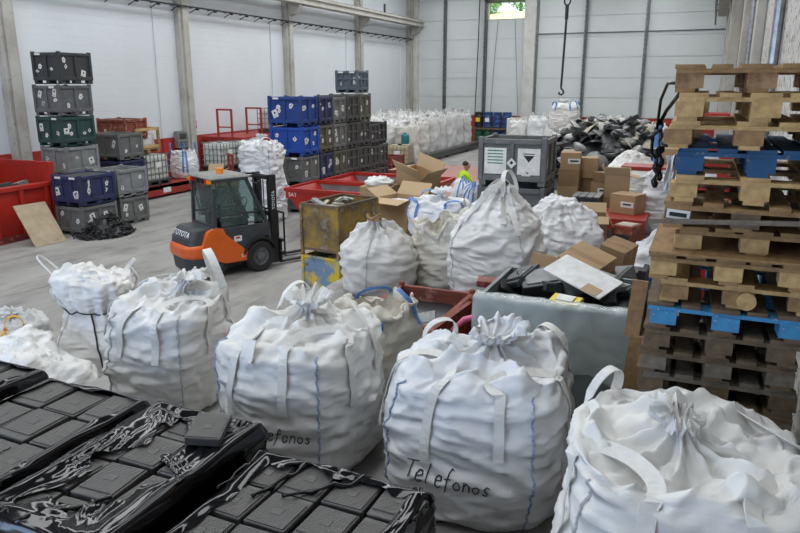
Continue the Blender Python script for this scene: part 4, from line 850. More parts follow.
# ---- cartons, batteries, red table
gr = 'cartons stacked by the grey pallet boxes'
for i, (z, w, d, lab) in enumerate(((0, .42, .4, 'brown carton at the foot of the narrow stack beside the grey pallet boxes'), (.33, .40, .38, 'brown carton second from the bottom of the narrow stack'), (.66, .40, .38, 'brown carton third from the bottom of the narrow stack'), (.99, .38, .36, 'tan carton on top of the narrow stack beside the grey pallet boxes'))):
    carton(lab, (-2.44, 14.2, DZ + z), w, d, .33, R(3 * i - 4), ('cardboard_dark', 'cardboard')[i % 2], group=gr, print_=i == 3)
for i, (x, y, z, w, h, rz, lab) in enumerate(((-2.18, 14.55, 0, .44, .40, 4, 'brown carton under the two others behind the batteries'), (-2.20, 14.55, .40, .40, .40, -3, 'brown carton in the middle behind the batteries'), (-2.16, 14.5, .80, .42, .40, 5, 'creased carton with raised lid behind the batteries'),
     (-1.85, 14.35, 0, .40, .42, -6, 'small brown carton low between two taller stacks'), (-1.86, 14.35, .42, .36, .32, 8, 'small carton with white label between two taller stacks'), (-1.84, 14.32, .74, .30, .20, 2, 'flat carton on the small labelled carton'))):
    carton(lab, (x, y, DZ + z), w, w * .9, h, R(rz), ('cardboard_dark', 'cardboard')[(i + 1) % 2], group=gr, print_=i == 4)
carton('large carton below the open-flapped one right of the batteries', (-1.50, 14.0, DZ), .50, .42, .52, R(4), 'cardboard_dark', group=gr)
carton('carton with its flap sprung open, top right of the carton stacks', (-1.50, 14.0, DZ + .52), .46, .40, .42, R(4), 'cardboard', (100, 20, 60, 30), group=gr)
t0 = None
for i in range(4):
    for j in range(2):
        lab = 'black battery block with pale top in the group before the cartons'
        if t0 is None:
            t0 = thing('battery_block', lab, 'battery', (-2.12, 13.1, DZ + .24), 0, 'battery blocks'); MB().bb(-.06, .06, -.14, .14, 0, .38).build('case', 'scrap_black', t0, bevel=.006); MB().bb(-.055, .055, -.13, .13, .38, .395).build('top', 'scrap_grey', t0); MB().bb(-.03, .03, -.144, -.14, .2, .3).build('label_plate', 'scrap_light', t0)
        else: dup(t0, (-2.12 + i * .128, 13.1 + j * .3, DZ + .24), 0, lab, 'battery blocks')
o = MB().bb(-.30, .30, -.36, .36, 0, .24).build('low_crate', 'box_black'); o.location = (-1.93, 13.25, DZ); tag(o, 'low black crate carrying the battery blocks', 'crate')
t = thing('red_table', 'low red steel table with a carton on it', 'table', (-1.22, 12.75, DZ))
MB().bb(-.42, .42, -.55, .55, .34, .40).build('tabletop', 'red_frame', t); lg = MB().bb(-.03, .03, -.03, .03, 0, .34).mesh('leg', 'red_frame')
for sx in (-1, 1):
    for sy in (-1, 1): put('leg', lg, t, (sx * .38, sy * .5, 0))
MB().bb(-.42, .42, -.56, -.53, .22, .34).build('apron', 'red_frame', t)
carton('taped brown carton standing on the low red table', (-1.18, 12.95, DZ + .40), .48, .40, .34, R(-22), 'cardboard', print_=True)
t = thing('red_table', 'taller red steel table behind the tied sack', 'table', (-1.1, 15.3, DZ)); MB().bb(-.45, .5, -.35, .35, .92, 1.0).build('tabletop', 'red_frame', t); lg = MB().bb(-.04, .04, -.04, .04, 0, .92).mesh('leg', 'red_frame')
for sx in (-.38, .42):
    for sy in (-.3, .3): put('leg', lg, t, (sx, sy, 0))
carton('open-topped carton full of scrap before the red table', (-1.52, 11.4, DZ), .38, .42, .60, R(12), 'cardboard_dark', (150, 60, 40, 120), contents='scrap_tan')
gadget('scrap_case', 'dark brown case beside the low red table', 'case', (-1.02, 11.5, DZ), (.34, .4, .46), (0, 0, R(-18)), 'rust_red', em='scrap_tan')
t, B = bag('large flat white bag lying before the scrap heap', (-1.55, 18.0, 0), 1.7, 1.5, 2.36, 77, 'slump', 'fabric', nu=100, nv=80, wr=1.3, pile=.1)

# ================================================================== HALL, MIDDLE
def worn_bin(label, loc, rz, m, W=.78, D=1.2, H=.86, legs=.12):
    t = thing('metal_stillage', label, 'metal bin', loc, rz); b = MB(); k = .02; z0 = legs
    b.bb(-W / 2, W / 2, -D / 2, -D / 2 + k, z0, H).bb(-W / 2, W / 2, D / 2 - k, D / 2, z0, H).bb(-W / 2, -W / 2 + k, -D / 2, D / 2, z0, H).bb(W / 2 - k, W / 2, -D / 2, D / 2, z0, H).bb(-W / 2, W / 2, -D / 2, D / 2, z0, z0 + .02); b.build('sheet_walls', m, t)
    for sx in (-1, 1):
        for sy in (-1, 1): MB().bb(sx * W / 2 - .025, sx * W / 2 + .025, sy * D / 2 - .025, sy * D / 2 + .025, 0, H).build('leg', m, t)
    r = MB(); r2 = MB(); r.bar((-W / 2, -D / 2, H), (W / 2, -D / 2, H), .04).bar((-W / 2, D / 2, H), (W / 2, D / 2, H), .04).bar((-W / 2, -D / 2, H), (-W / 2, D / 2, H), .04).bar((W / 2, -D / 2, H), (W / 2, D / 2, H), .04)
    r2.bar((-W / 2, -D / 2, z0), (W / 2, -D / 2, z0), .04).bar((W / 2, -D / 2, z0), (W / 2, D / 2, z0), .04); mm = 'wood_old' if m == 'yellow_worn' else m; r.build('top_frame', mm, t); r2.build('bottom_frame', mm, t)
    MB().bb(-W / 2 + .02, W / 2 - .02, -D / 2 + .02, D / 2 - .02, z0 + .02, H - .14).build('scrap_fill', 'scrap_black', t)
    return t
worn_bin('bright yellow and blue worn steel bin at the bottom', (-5.85, 10.78, 0), R(-8), 'yellow_blue_worn', H=1.06)
worn_bin('rusty dark yellow steel bin on top, heaped with scrap', (-5.85, 10.78, 1.08), R(-8), 'yellow_worn', H=.90)
rg = random.Random(12)
for k in range(12):
    o = MB().box((0, 0, 0), (rg.uniform(.1, .3), rg.uniform(.05, .16), rg.uniform(.02, .06))).build('scrap_piece', rg.choice(('scrap_grey', 'scrap_light', 'scrap_tan', 'scrap_grey')), bevel=.005)
    o.location = (-5.85 + rg.uniform(-.25, .25), 10.8 + rg.uniform(-.4, .42), 1.08 + .82 + rg.uniform(0, .09)); o.rotation_euler = (rg.uniform(-.4, .4), rg.uniform(-.5, .5), rg.uniform(0, 3))
    tag(o, 'flat scrap piece in the rusty yellow bin', 'scrap', 'scrap in the yellow bin')
# open cartons
carton('tall carton under the white rags, left of the open cartons', (-6.45, 13.75, 0), .70, .7, 1.84, R(6), 'cardboard')
t, B = bag('white rags on the tall carton', (-6.45, 13.75, 1.84), .6, .55, .22, 91, 'slump', 'fabric', nu=50, nv=30, wr=1.4, name='rags', cat='rags')
carton('big open carton with spread flaps and white packing inside', (-5.50, 12.75, 1.16), .76, .66, .62, R(-14), 'cardboard', (70, 60, 40, 100), contents='fabric')
carton('closed carton below the big open one', (-5.50, 12.8, .5), .74, .6, .66, R(-10), 'cardboard_dark')
carton('bottom carton of the pile with open cartons', (-5.50, 12.8, 0), .74, .64, .50, R(-6), 'cardboard')
carton('tipped open carton behind the big open one', (-5.75, 14.2, 1.78), .80, .6, .34, 0, 'cardboard', (40, 110, 20, 30), rot=(R(6), R(12), R(-24)))
carton('carton supporting the tipped open carton', (-5.7, 14.2, 0), .8, .7, 1.72, R(-4), 'cardboard_dark')
carton('brown carton tucked left below the big open carton', (-6.2, 12.95, 0), .5, .5, 1.30, R(10), 'cardboard_dark')
# skips
def skip_bin(label, x0, x1, y0, y1, z1, m, letters=None, inner='skip_inner'):
    t = thing('tipping_skip', label, 'skip', (x0, (y0 + y1) / 2, 0)); L = x1 - x0; W = y1 - y0; zb = .42
    out = [(0, z1), (L, z1), (L - .62, zb), (.62, zb)]
    for s in (-1, 1): MB().prism(out, .03, 'y', s * (W / 2) - .015).build('side_plate', m, t)
    ends = MB().add([(0, -W / 2, z1), (0, W / 2, z1), (.62, W / 2, zb), (.62, -W / 2, zb)], [(0, 1, 2, 3)]).add([(L, -W / 2, z1), (L, W / 2, z1), (L - .62, W / 2, zb), (L - .62, -W / 2, zb)], [(0, 1, 2, 3)]).add([(.62, -W / 2, zb), (.62, W / 2, zb), (L - .62, W / 2, zb), (L - .62, -W / 2, zb)], [(0, 1, 2, 3)])
    ends.build('end_plates', m, t, solid=.03)
    for s in (-1, 1): MB().prism([(.04, z1 - .03), (L - .04, z1 - .03), (L - .64, zb + .03), (.64, zb + .03)], .006, 'y', s * (W / 2 - .021) - .003).build('lining', inner, t)
    r = MB(); r.bar((0, -W / 2, z1), (L, -W / 2, z1), .09).bar((0, W / 2, z1), (L, W / 2, z1), .09).bar((0, -W / 2, z1), (0, W / 2, z1), .09).bar((L, -W / 2, z1), (L, W / 2, z1), .09); r.build('rim', m, t)
    for x in (.8, L - .8): MB().bb(x - .06, x + .06, -W / 2 + .1, W / 2 - .1, 0, zb).build('foot', 'dark_red', t)
    MB().bb(.02, .9, -W / 2 - .02, -W / 2 + .02, z1 - .24, z1 - .04).build('flange', m, t)
    if letters: put('lettering', text_mesh(letters, .15, 'white_print'), t, (.24, -W / 2 - .024, z1 - .13), (R(90), 0, 0))
    return t
skip_bin('bright red tipping skip with white letters, in front of the other skip', -10.2, -6.9, 15.75, 17.42, 1.25, 'red_paint', 'SAT')
skip_bin('dark-ended red tipping skip behind the lettered one', -10.1, -6.75, 17.65, 19.55, 1.25, 'red_paint')
for k in range(2):
    steel_bin(('dark red ribbed steel tub, upper of two before the pallet box wall', 'dark red ribbed steel tub, lower of two')[1 - k], (-13.2, 28.3, k * .44), 1.6, 1.2, .42, R(-3), 'dark_red', 'steel_tub')

# ================================================================== WALL OF PALLET BOXES
XR = -11.45
def stack(cols):
    for y, lst in cols:
        z = 0
        for (m, H, lab, st, style, dx) in lst:
            pbox(lab, (XR - .6 + dx, y, z), m, 1.2, 1.04 if y < 19.5 else (.92 if y < 23.5 else .80), H, R((hash_(lab) % 5 - 2) * .4), 'pallet boxes in the long wall of boxes', 2, style, st, hash_(lab)); z += H + .005
def hash_(s): return sum(ord(c) * (i + 1) for i, c in enumerate(s)) % 997
stack([
 (19.25, [('box_grey', .88, 'grey pallet box at the floor under the front blue boxes', (2, 2), 'plain', 0), ('box_grey', .90, 'grey pallet box just under the brighter blue box', (3, 3), 'plain', 0), ('box_bright', .90, 'bright blue pallet box with white label, under the top blue one', (3, 4), 'plain', .03), ('box_blue', .92, 'blue pallet box on top at the near end of the wall of boxes', (5, 3), 'plain', 0)]),
 (20.29, [('box_grey', .88, 'grey pallet box at the floor in the second column', (0, 3), 'plain', 0), ('box_navy', .90, 'navy pallet box between two grey ones in the second column', (0, 4), 'plain', 0), ('box_olive', .90, 'olive-grey pallet box with torn labels under the navy top box', (0, 4), 'plain', 0), ('box_navy', .90, 'navy pallet box on top of the second column', (0, 4), 'plain', 0)]),
 (21.24, [('box_dark', .88, 'dark pallet box at the floor in the third column', (0, 2), 'plain', 0), ('box_olive', .90, 'olive pallet box with a row of labels in the third column', (0, 5), 'plain', 0), ('box_grey', .90, 'grey pallet box third up in the third column', (0, 3), 'plain', 0), ('box_grey', .86, 'grey pallet box on top of the third column with pink label', (0, 3), 'plain', 0)]),
 (22.15, [('box_dark', .88, 'dark slotted crate at the floor in the fourth column', (0, 1), 'slots', .0), ('box_dark', .90, 'dark slotted crate second up in the fourth column', (0, 1), 'slots', 0), ('box_dark', .90, 'dark slotted crate third up in the fourth column', (0, 1), 'slots', .0), ('box_dark', .92, 'dark slotted crate on top of the fourth column', (0, 1), 'slots', .05)]),
 (23.10, [('box_dark', .88, 'dark slotted crate at the floor in the fifth column', (0, 1), 'slots', .0), ('box_dark', .90, 'dark slotted crate second up in the fifth column', (0, 1), 'slots', 0), ('box_dark', .90, 'dark slotted crate third up in the fifth column', (0, 2), 'slots', .0), ('box_olive', .94, 'brownish pallet box on top of the fifth column', (0, 2), 'plain', .05)]),
 (23.97, [('box_dark', .86, 'dark slotted crate at the floor in the sixth column', (0, 1), 'slots', 0), ('box_dark', .86, 'dark slotted crate second up in the sixth column', (0, 1), 'slots', 0), ('box_dark', .80, 'dark slotted crate on top of the sixth column', (0, 1), 'slots', 0)]),
 (24.78, [('box_dark', .86, 'dark slotted crate at the floor in the last column', (0, 1), 'slots', 0), ('box_dark', .86, 'dark slotted crate second up in the last column', (0, 1), 'slots', 0), ('box_black', .84, 'black slotted crate on top of the last low column', (0, 1), 'slots', -.05)]),
])
pbox('blue-grey crate perched highest above the wall of boxes', (-11.92, 23.08, 3.66), 'box_bluegrey', .90, .90, .78, 0, None, 3, 'slots', (2, 1), 3)
t, B = bag('tall creased white bag standing behind the forklift', (-12.0, 17.35, 0), 1.26, 1.15, 2.48, 95, 'tall', 'fabric_cool', rz=R(4), nu=120, nv=150, wr=1.5,
    straps=[(Q * 7 - .3, Q * 7 + .3, (.03, .0, .22), dict(w=.08, zlow=.75, ztop=.92)), (Q * 5 - .3, Q * 5 + .3, (-.05, .0, .10), dict(w=.08, zlow=.75, ztop=.92)), (Q * 3 - .3, Q * 3 + .3, (.0, .0, .12), dict(w=.08, zlow=.75, ztop=.92))], seams=[Q * 7])

# ================================================================== LEFT SIDE
# red roll-off container
t = thing('roll_off_container', 'big red steel container at the left edge', 'container', (-17.35, 10.6, 0)); W, L = 2.1, 6.0; t_roll = t
b = MB(); b.bb(W / 2 - .05, W / 2, -L / 2, L / 2, .15, 1.38); b.build('side_wall', 'red_paint', t); MB().bb(-W / 2, -W / 2 + .05, -L / 2, L / 2, .15, 1.9).build('side_wall', 'red_paint', t)
MB().bb(-W / 2, W / 2, L / 2 - .06, L / 2, .15, 1.94).build('end_wall', 'red_paint', t, bevel=.01); MB().bb(-W / 2, W / 2, -L / 2, L / 2, .1, .16).build('base', 'dark_red', t)
for y in np.arange(-2.7, 3.0, .78): MB().bb(W / 2, W / 2 + .09, y - .06, y + .06, .12, 1.36).build('rib', 'red_paint', t, bevel=.015)
MB().bb(W / 2 - .09, W / 2 + .10, -L / 2, L / 2, 1.30, 1.42).build('top_rail', 'red_paint', t, bevel=.015); MB().bb(W / 2 - .06, W / 2 + .10, -L / 2, L / 2, .0, .16).build('bottom_rail', 'dark_red', t)
MB().bb(W / 2 - .1, W / 2 + .1, L / 2 - .12, L / 2 + .04, 0, 1.95).build('corner_post', 'red_paint', t, bevel=.015)
for k, (x, y, rz_) in enumerate(((-16.62, 12.1, 20), (-16.75, 12.55, -30), (-16.95, 12.2, 60), (-16.7, 12.95, 5))):
    gadget('computer_case', ('black device at the left on the heap in the red container', 'black device tilted in the red container, between two others', 'black device lying behind the others in the red container', 'grey device nearest the end of the red container')[k], 'device', (x, y, 1.18), (.4, .34, .26), (R(10), R(-14), R(rz_)), 'scrap_black' if k < 3 else 'box_slate')
MB().bb(-.98, .98, -2.9, 2.9, .16, 1.18).build('scrap_fill', 'scrap_black', t_roll)
o = MB().box((0, 0, .62), (.03, .86, 1.24)).build('plywood_board', 'plywood', bevel=.004); o.location = (-15.13, 12.38, .0); o.rotation_euler = (0, R(-38), R(-8)); tag(o, 'stained plywood board leaning on the red container', 'board')
# tower of pallet boxes
TX, TY = -17.56, 15.40; z = 0
for k, (m, H, dx, dy, rz_, lab, st) in enumerate((('box_dark', .66, 0, 0, 0, 'dark pallet box at the foot of the tall tower', (0, 0)), ('box_dark', .66, 0, 0, 1, 'dark pallet box second from the foot of the tall tower', (0, 0)),
     ('box_light', .86, .04, 0, 1, 'light grey pallet box under the green one', (2, 2)), ('box_green', .86, 0, 0, -1, 'dark green pallet box with white labels', (3, 5)), ('box_slate', .88, .02, .0, 1, 'grey pallet box between the green box and the top of the tower', (5, 2)))):
    pbox(lab, (TX + dx, TY + dy, z), m, 1.02, 1.22, H, R(rz_), None, 2, 'plain', st, 20 + k); z += H + .01
pbox('black pallet box on top of the tall tower, turned slightly', (TX + .08, TY + .05, z), 'box_black', 1.02, 1.25, .90, R(4), None, 2, 'plain', (3, 3), 40)
pbox('grey pallet box under the navy one, beside the cable pile', (-15.55, 14.0, 0), 'box_grey', 1.0, 1.22, .80, R(-1), None, 2, 'plain', (2, 3), 41)
pbox('scuffed navy pallet box beside the red container', (-15.55, 14.0, .81), 'box_navy', 1.02, 1.26, .82, R(1), None, 3, 'plain', (5, 6), 42, lid='box_dark')
pbox('light grey pallet box at the floor right of the navy box', (-15.68, 15.42, 0), 'box_grey', 1.0, 1.1, .80, R(-1), None, 2, 'plain', (0, 3), 43)
pbox('open light grey pallet box at the right end of the lower row', (-15.68, 15.42, .81), 'box_light', 1.05, 1.15, .82, R(-2), None, 2, 'plain', (1, 2), 44)
for k, (m, lab) in enumerate((('box_dark', 'dark pallet box behind the open light grey box'), ('box_navy', 'navy pallet box behind the open light grey box'), ('box_grey', 'grey pallet box with labels behind the tower, below the rusty red one'))):
    pbox(lab, (-17.85, 17.55, (0, .80, 1.58)[k]), m, 1.3, 1.1, (.79, .77, .86)[k], R(k - 1), None, 2, 'plain', (2, 2) if k == 2 else (0, 1), 45 + k, lid='scrap_black' if k == 2 else None)
for k in range(3): pbox(('grey box at the floor below the rusty red box', 'grey box second up below the rusty red box', 'grey box third up below the rusty red box')[k], (-18.95, 18.95, .7 * k), 'box_grey', 1.1, 1.0, .69, 0, None, 2)
pbox('rusty red steel box behind the tower', (-18.85, 18.9, 2.1), 'rust_red', 1.25, 1.1, .72, R(2), None, 2, 'plain', (1, 0), 3, lid='scrap_black')
# red platform with tote, crate, bag
t = thing('red_platform', 'long low red steel platform along the left wall', 'platform', (-18.6, 20.6, 0)); MB().bb(-.85, .80, -2.4, 2.6, .30, .44).bb(.72, .80, -2.4, 2.6, .08, .44).build('deck', 'red_frame', t, bevel=.01)
for y in (-2.2, 0, 2.4): MB().bb(-.8, .78, y - .08, y + .08, 0, .3).build('foot', 'dark_metal', t)
for y in (-.9, 1.35): MB().bb(.80, .806, y - .2, y + .2, .16, .34).build('label_plate', 'paper', t)
ibc('white tank in a steel cage on the red platform, under the wooden crate', (-18.45, 19.55, .44), R(90))
t = thing('wooden_crate', 'open wooden crate with wrapped goods on the caged tank', 'crate', (-18.75, 19.40, 1.60))
for sx in (-1, 1):
    for sy in (-1, 1): MB().bb(sx * .50 - .04, sx * .50 + .04, sy * .56 - .04, sy * .56 + .04, .14, .86).build('post', 'wood_mid', t)
    MB().bb(sx * .52 - .012, sx * .52 + .012, -.6, .6, .76, .86).build('rail', 'wood_new', t); MB().bb(-.52, .52, sx * .58 - .012, sx * .58 + .012, .76, .86).build('rail', 'wood_new', t); MB().bb(sx * .52 - .012, sx * .52 + .012, -.6, .6, .16, .26).build('rail', 'wood_new', t); MB().bb(-.52, .52, sx * .58 - .012, sx * .58 + .012, .16, .26).build('rail', 'wood_new', t)
MB().bb(-.54, .54, -.6, .6, .10, .14).build('floor_boards', 'wood_mid', t); [MB().bb(-.54, .54, y - .06, y + .06, 0, .10).build('runner', 'wood_mid', t) for y in (-.5, 0, .5)]
MB().bb(-.42, .42, -.46, .46, .14, .66).build('goods', 'fabric_grey', t, bevel=.04); MB().bb(.42, .426, -.1, .3, .3, .6).build('label_plate', 'paper', t)
t, B = bag('white bag with long blue straps on the red platform by the wall', (-18.45, 21.45, .44), 1.0, 1.0, 1.02, 97, 'open', 'fabric_cool', nu=90, nv=80, wr=.9, rag=.1,
    straps=[(Q * k - .12, Q * k + .12, (0, 0, .40), dict(w=.07, m='strap_blue', zlow=.25, ztop=.96)) for k in (1, 3, 5, 7)])
t = thing('electrical_box', 'grey electrical box on the wall beside a column', 'electrical box', (-19.95, 23.0, 1.42)); MB().bb(0, .22, -.28, .28, 0, .68).build('housing', 'box_light', t, bevel=.02); MB().bb(.22, .235, -.2, .2, .36, .58).build('panel_window', 'box_dark', t); MB().bb(.22, .24, -.2, .2, .1, .26).build('socket_row', 'box_slate', t)
o = MB().bb(-19.99, -19.975, 24.02, 24.22, 2.14, 2.46).bb(-19.975, -19.97, 24.06, 24.18, 2.24, 2.38, 1).build('fire_sign', ['red_paint', 'white_print']); tag(o, 'small red fire sign on the white wall', 'sign')
# red gate frames, totes, raised platform
t = thing('red_platform', 'raised red steel platform with railings at the back of the left wall', 'platform', (-18.6, 25.9, 0)); MB().bb(-1.2, .9, -1.6, 2.6, 1.62, 1.80).build('deck', 'red_frame', t)
for x in (-1.1, .8):
    for y in (-1.5, 2.5): MB().bb(x - .06, x + .06, y - .06, y + .06, 0, 1.62).build('leg', 'red_frame', t)
for (x, y, w) in ((-.05, -1.5, .72), (-.05, .6, .78)):
    f_ = MB(); f_.bar((x - w / 2, y, 1.8), (x - w / 2, y, 2.95), .07).bar((x + w / 2, y, 1.8), (x + w / 2, y, 2.95), .07).bar((x - w / 2, y, 2.92), (x + w / 2, y, 2.92), .07).bar((x - w / 2, y, 2.2), (x + w / 2, y, 2.2), .05); f_.build('railing', 'red_frame', t)
ibc('white caged tank on the raised red platform, with black patch', (-18.4, 27.7, 1.80), R(90))
ibc('white caged tank before the red wall band, left of the big bag', (-17.85, 22.95, .62), R(90)); ibc('white caged tank partly behind the big bag', (-17.4, 24.0, .62), R(90))
o = MB().bb(-.75, .9, -1.1, 1.8, 0, .62).build('low_stage', 'dark_metal'); o.location = (-17.7, 23.2, 0); tag(o, 'dark low stage under the two caged tanks', 'stage')
f_ = MB(); f_.bar((0, -.3, 0), (0, -.3, 1.5), .07).bar((0, .3, 0), (0, .3, 1.5), .07).bar((0, -.3, 1.47), (0, .3, 1.47), .07); o = f_.build('red_hoop', 'red_frame'); o.location = (-15.9, 21.0, 0); o.rotation_euler = (0, 0, R(50)); tag(o, 'small red tubular hoop guard before the caged tanks', 'guard rail')
carton('open carton just above the forklift cab roof, left', (-13.95, 17.5, .92), .5, .5, .40, R(15), 'cardboard', (60, 110, 20, 80)); carton('low wide carton above the forklift cab roof, right', (-13.45, 17.75, .92), .62, .55, .32, R(-8), 'cardboard')
pbox('dark pallet box hidden behind the forklift under two cartons', (-13.65, 17.65, 0), 'box_dark', 1.2, 1.0, .92, 0, None, 2)
# pile of black cables
t = thing('cable_pile', 'tangled heap of black cables on the floor', 'cables', (-14.75, 13.85, 0)); t['kind'] = 'stuff'
rg = random.Random(3); cp = MB()
for k in range(260):
    a, r_ = rg.uniform(0, 6.28), math.sqrt(rg.random()); x, y = math.cos(a) * r_ * .62, math.sin(a) * r_ * .82; hz = .62 * max(0, 1 - r_ ** 1.3) * rg.random() + .03
    pts = []; dx, dy, dz = rg.uniform(-.22, .22), rg.uniform(-.22, .22), rg.uniform(-.08, .08)
    for j in range(6): pts.append((x + dx * (j / 5 - .5) + rg.uniform(-.05, .05), y + dy * (j / 5 - .5) + rg.uniform(-.05, .05), max(.02, hz + dz * (j / 5 - .5) + rg.uniform(-.03, .05))))
    cp.tube(pts, rg.uniform(.012, .03), 4)
cp.build('cables', 'cable_black', t, smooth=True, fix=False)
MB().lathe([(.60, 0), (.5, .12), (.3, .34), (.1, .48), (.01, .5)], 18).build('cable_core', 'cable_black', t)

# ================================================================== FORKLIFT (x right, y forward)
fk = thing('forklift', 'orange and dark grey forklift with a closed cab', 'forklift', (-9.90, 11.12, 0), R(-26))
def plan(w, y0, y1, r, n=7, taper=0.0):
    """rounded outline at the rear (y0), square at the front (y1)"""
    pts = []
    for i in range(n + 1):
        a = math.pi + math.pi / 2 * i / n; pts.append((-w / 2 + r + r * math.cos(a), y0 + r + r * math.sin(a)))
    for i in range(n + 1):
        a = -math.pi / 2 + math.pi / 2 * i / n; pts.append((w / 2 - r + r * math.cos(a), y0 + r + r * math.sin(a)))
    return pts + [(w / 2, y1), (-w / 2, y1)]
def loft(layers, name, m, parent, bevel=0):
    mb_ = MB(); n = len(layers[0][0]); vs = [(x, y, z) for pl, z in layers for x, y in pl]
    fs = [(k * n + i, k * n + (i + 1) % n, (k + 1) * n + (i + 1) % n, (k + 1) * n + i) for k in range(len(layers) - 1) for i in range(n)] + [tuple(range(n))[::-1], tuple((len(layers) - 1) * n + i for i in range(n))]
    return mb_.add(vs, fs).build(name, m, parent, bevel=bevel)
loft([(plan(1.0, .10, .75, .28), .14), (plan(1.06, .03, .75, .30), .22), (plan(1.08, .0, .75, .30), .50)], 'bumper', 'fork_grey', fk, .015)
loft([(plan(1.10, -.02, .80, .32), .48), (plan(1.13, -.05, .80, .34), .54), (plan(1.13, -.05, .80, .34), .70), (plan(1.10, -.02, .80, .34), .76)], 'counterweight', 'orange_paint', fk, .02)
loft([(plan(1.02, .02, .62, .20), .74), (plan(.98, .04, .62, .18), .88), (plan(.92, .14, .62, .16), 1.05), (plan(.86, .22, .62, .14), 1.09)], 'hood', 'fork_grey', fk, .02)
for s in (-1, 1):
    pr = [(.30, .5), (.30, .76), (.42, 1.02), (.55, 1.08), (.78, 1.06), (.84, .92), (1.30, .52), (1.36, .50), (1.36, .30), (.80, .30)]
    MB().prism(pr, .12, 'x', s * .57 - (.12 if s > 0 else 0)).build('side_body', 'orange_paint', fk, bevel=.02)
MB().bb(-.46, .46, .6, 1.95, .22, .78).build('chassis', 'fork_black', fk)
put('lettering', text_mesh('TOYOTA', .17, 'white_print', .004, 0, 1.12), fk, (.05, .080, .975), (R(59.5), 0, 0))
put('lettering', text_mesh('25', .10, 'white_print', .003), fk, (.572, 1.2, .42), (R(90), 0, R(90)))
# cab
P_ = [(-1, .62, 1.00), (1, .62, 1.00)]
pil = lambda x, a, b, w=.075: MB().bar((x, a[0], a[1]), (x, b[0], b[1]), w, .07).build('pillar', 'fork_grey', fk, bevel=.012)
for s in (-1, 1):
    x = s * .50
    pil(x, (.60, .78), (.66, 2.08)); pil(x, (1.38, 2.08), (1.86, 1.02)); pil(x, (1.86, 1.06), (1.90, .60))
    MB().bar((x, .64, 2.06), (x, 1.42, 2.06), .07).build('roof_rail', 'fork_grey', fk, bevel=.01)
    dpan = [(.68, .62), (.68, 1.06), (1.82, 1.06), (1.86, .80), (1.72, .74), (1.50, .66), (1.36, .55)]
    MB().prism(dpan, .05, 'x', s * .52 - .025).build('door_panel', 'fork_grey', fk, bevel=.01)
    MB().bar((x, .66, 1.32), (x, 1.72, 1.32), .05).build('door_rail', 'fork_grey', fk)
    MB().prism([(.68, 1.36), (.70, 2.02), (1.38, 2.02), (1.68, 1.36)], .008, 'x', s * .505 - .004).build('side_window', 'cab_glass', fk)
    MB().prism([(.80, 1.08), (.74, 1.28), (1.68, 1.28), (1.78, 1.10)], .008, 'x', s * .505 - .004).build('side_window', 'cab_glass', fk)
    MB().bb(s * .535 - .02, s * .535 + .02, 1.60, 1.70, 1.30, 1.34).build('door_handle', 'fork_black', fk)
    for z in (1.05, 1.95): MB().bb(s * .54 - .02, s * .54 + .02, .60, .66, z - .05, z + .05).build('hinge', 'steel', fk)
MB().bb(-.46, .46, .645, .653, 1.12, 2.0).build('rear_window', 'cab_glass', fk); MB().add([(-.46, 1.42, 2.03), (.46, 1.42, 2.03), (.46, 1.82, 1.1), (-.46, 1.82, 1.1)], [(0, 1, 2, 3)]).build('windscreen', 'cab_glass', fk, solid=.008)
MB().bar((-.50, .64, 2.05), (.50, .64, 2.05), .075).bar((-.50, .62, 1.08), (.50, .62, 1.08), .09).build('rear_frame', 'fork_grey', fk, bevel=.01)
MB().bar((-.50, 1.42, 2.05), (.50, 1.42, 2.05), .075).build('front_frame', 'fork_grey', fk, bevel=.01)
loft([([(-.54, .58), (.54, .58), (.52, 1.46), (-.52, 1.46)], 2.07), ([(-.55, .56), (.55, .56), (.53, 1.50), (-.53, 1.50)], 2.10), ([(-.48, .64), (.48, .64), (.46, 1.42), (-.46, 1.42)], 2.15)], 'roof', 'roof_grey', fk, .015)
MB().cyl((.12, 1.0, 2.14), (.12, 1.0, 2.27), .075, 14).build('beacon', 'lamp_orange', fk, smooth=False, bevel=.01)
for s in (-1, 1):
    MB().bb(s * .46 - .06, s * .46 + .06, .55, .60, 2.0, 2.08).build('indicator_lamp', 'lamp_orange', fk); MB().bb(s * .34 - .05, s * .34 + .05, .55, .60, 2.0, 2.07).build('tail_lamp', 'lamp_red', fk)
    MB().bb(s * .12 - .06, s * .12 + .06, .55, .61, 1.98, 2.06).build('work_lamp', 'fork_black', fk)
MB().tube([(-.3, .64, 2.0), (-.36, .64, 1.7), (-.22, .64, 1.4)], .012, 5).build('wiper', 'fork_black', fk)
MB().bb(-.24, .24, .78, .92, .98, 1.52).bb(-.24, .24, .78, 1.25, .92, 1.04).build('seat', 'fork_black', fk, bevel=.04)
MB().tube([(.0 + .18 * math.cos(i * .393), 1.52 + .10 * math.sin(i * .393), 1.42 + .15 * math.sin(i * .393)) for i in range(17)], .016, 6).tube([(0, 1.52, 1.42), (0, 1.68, 1.1)], .025, 6).build('steering_wheel', 'fork_black', fk)
MB().bb(-.1, .1, .70, .78, 1.12, 1.36).build('head_bolster', 'fork_black', fk); MB().bb(-.44, -.1, .70, .84, 1.1, 1.2).build('manual', 'paper', fk)
MB().bb(.545, .55, 1.02, 1.20, .74, .86).build('warning_sticker', 'paper', fk); MB().bb(.55, .552, 1.06, 1.16, .80, .84).build('sticker_print', 'lamp_red', fk)
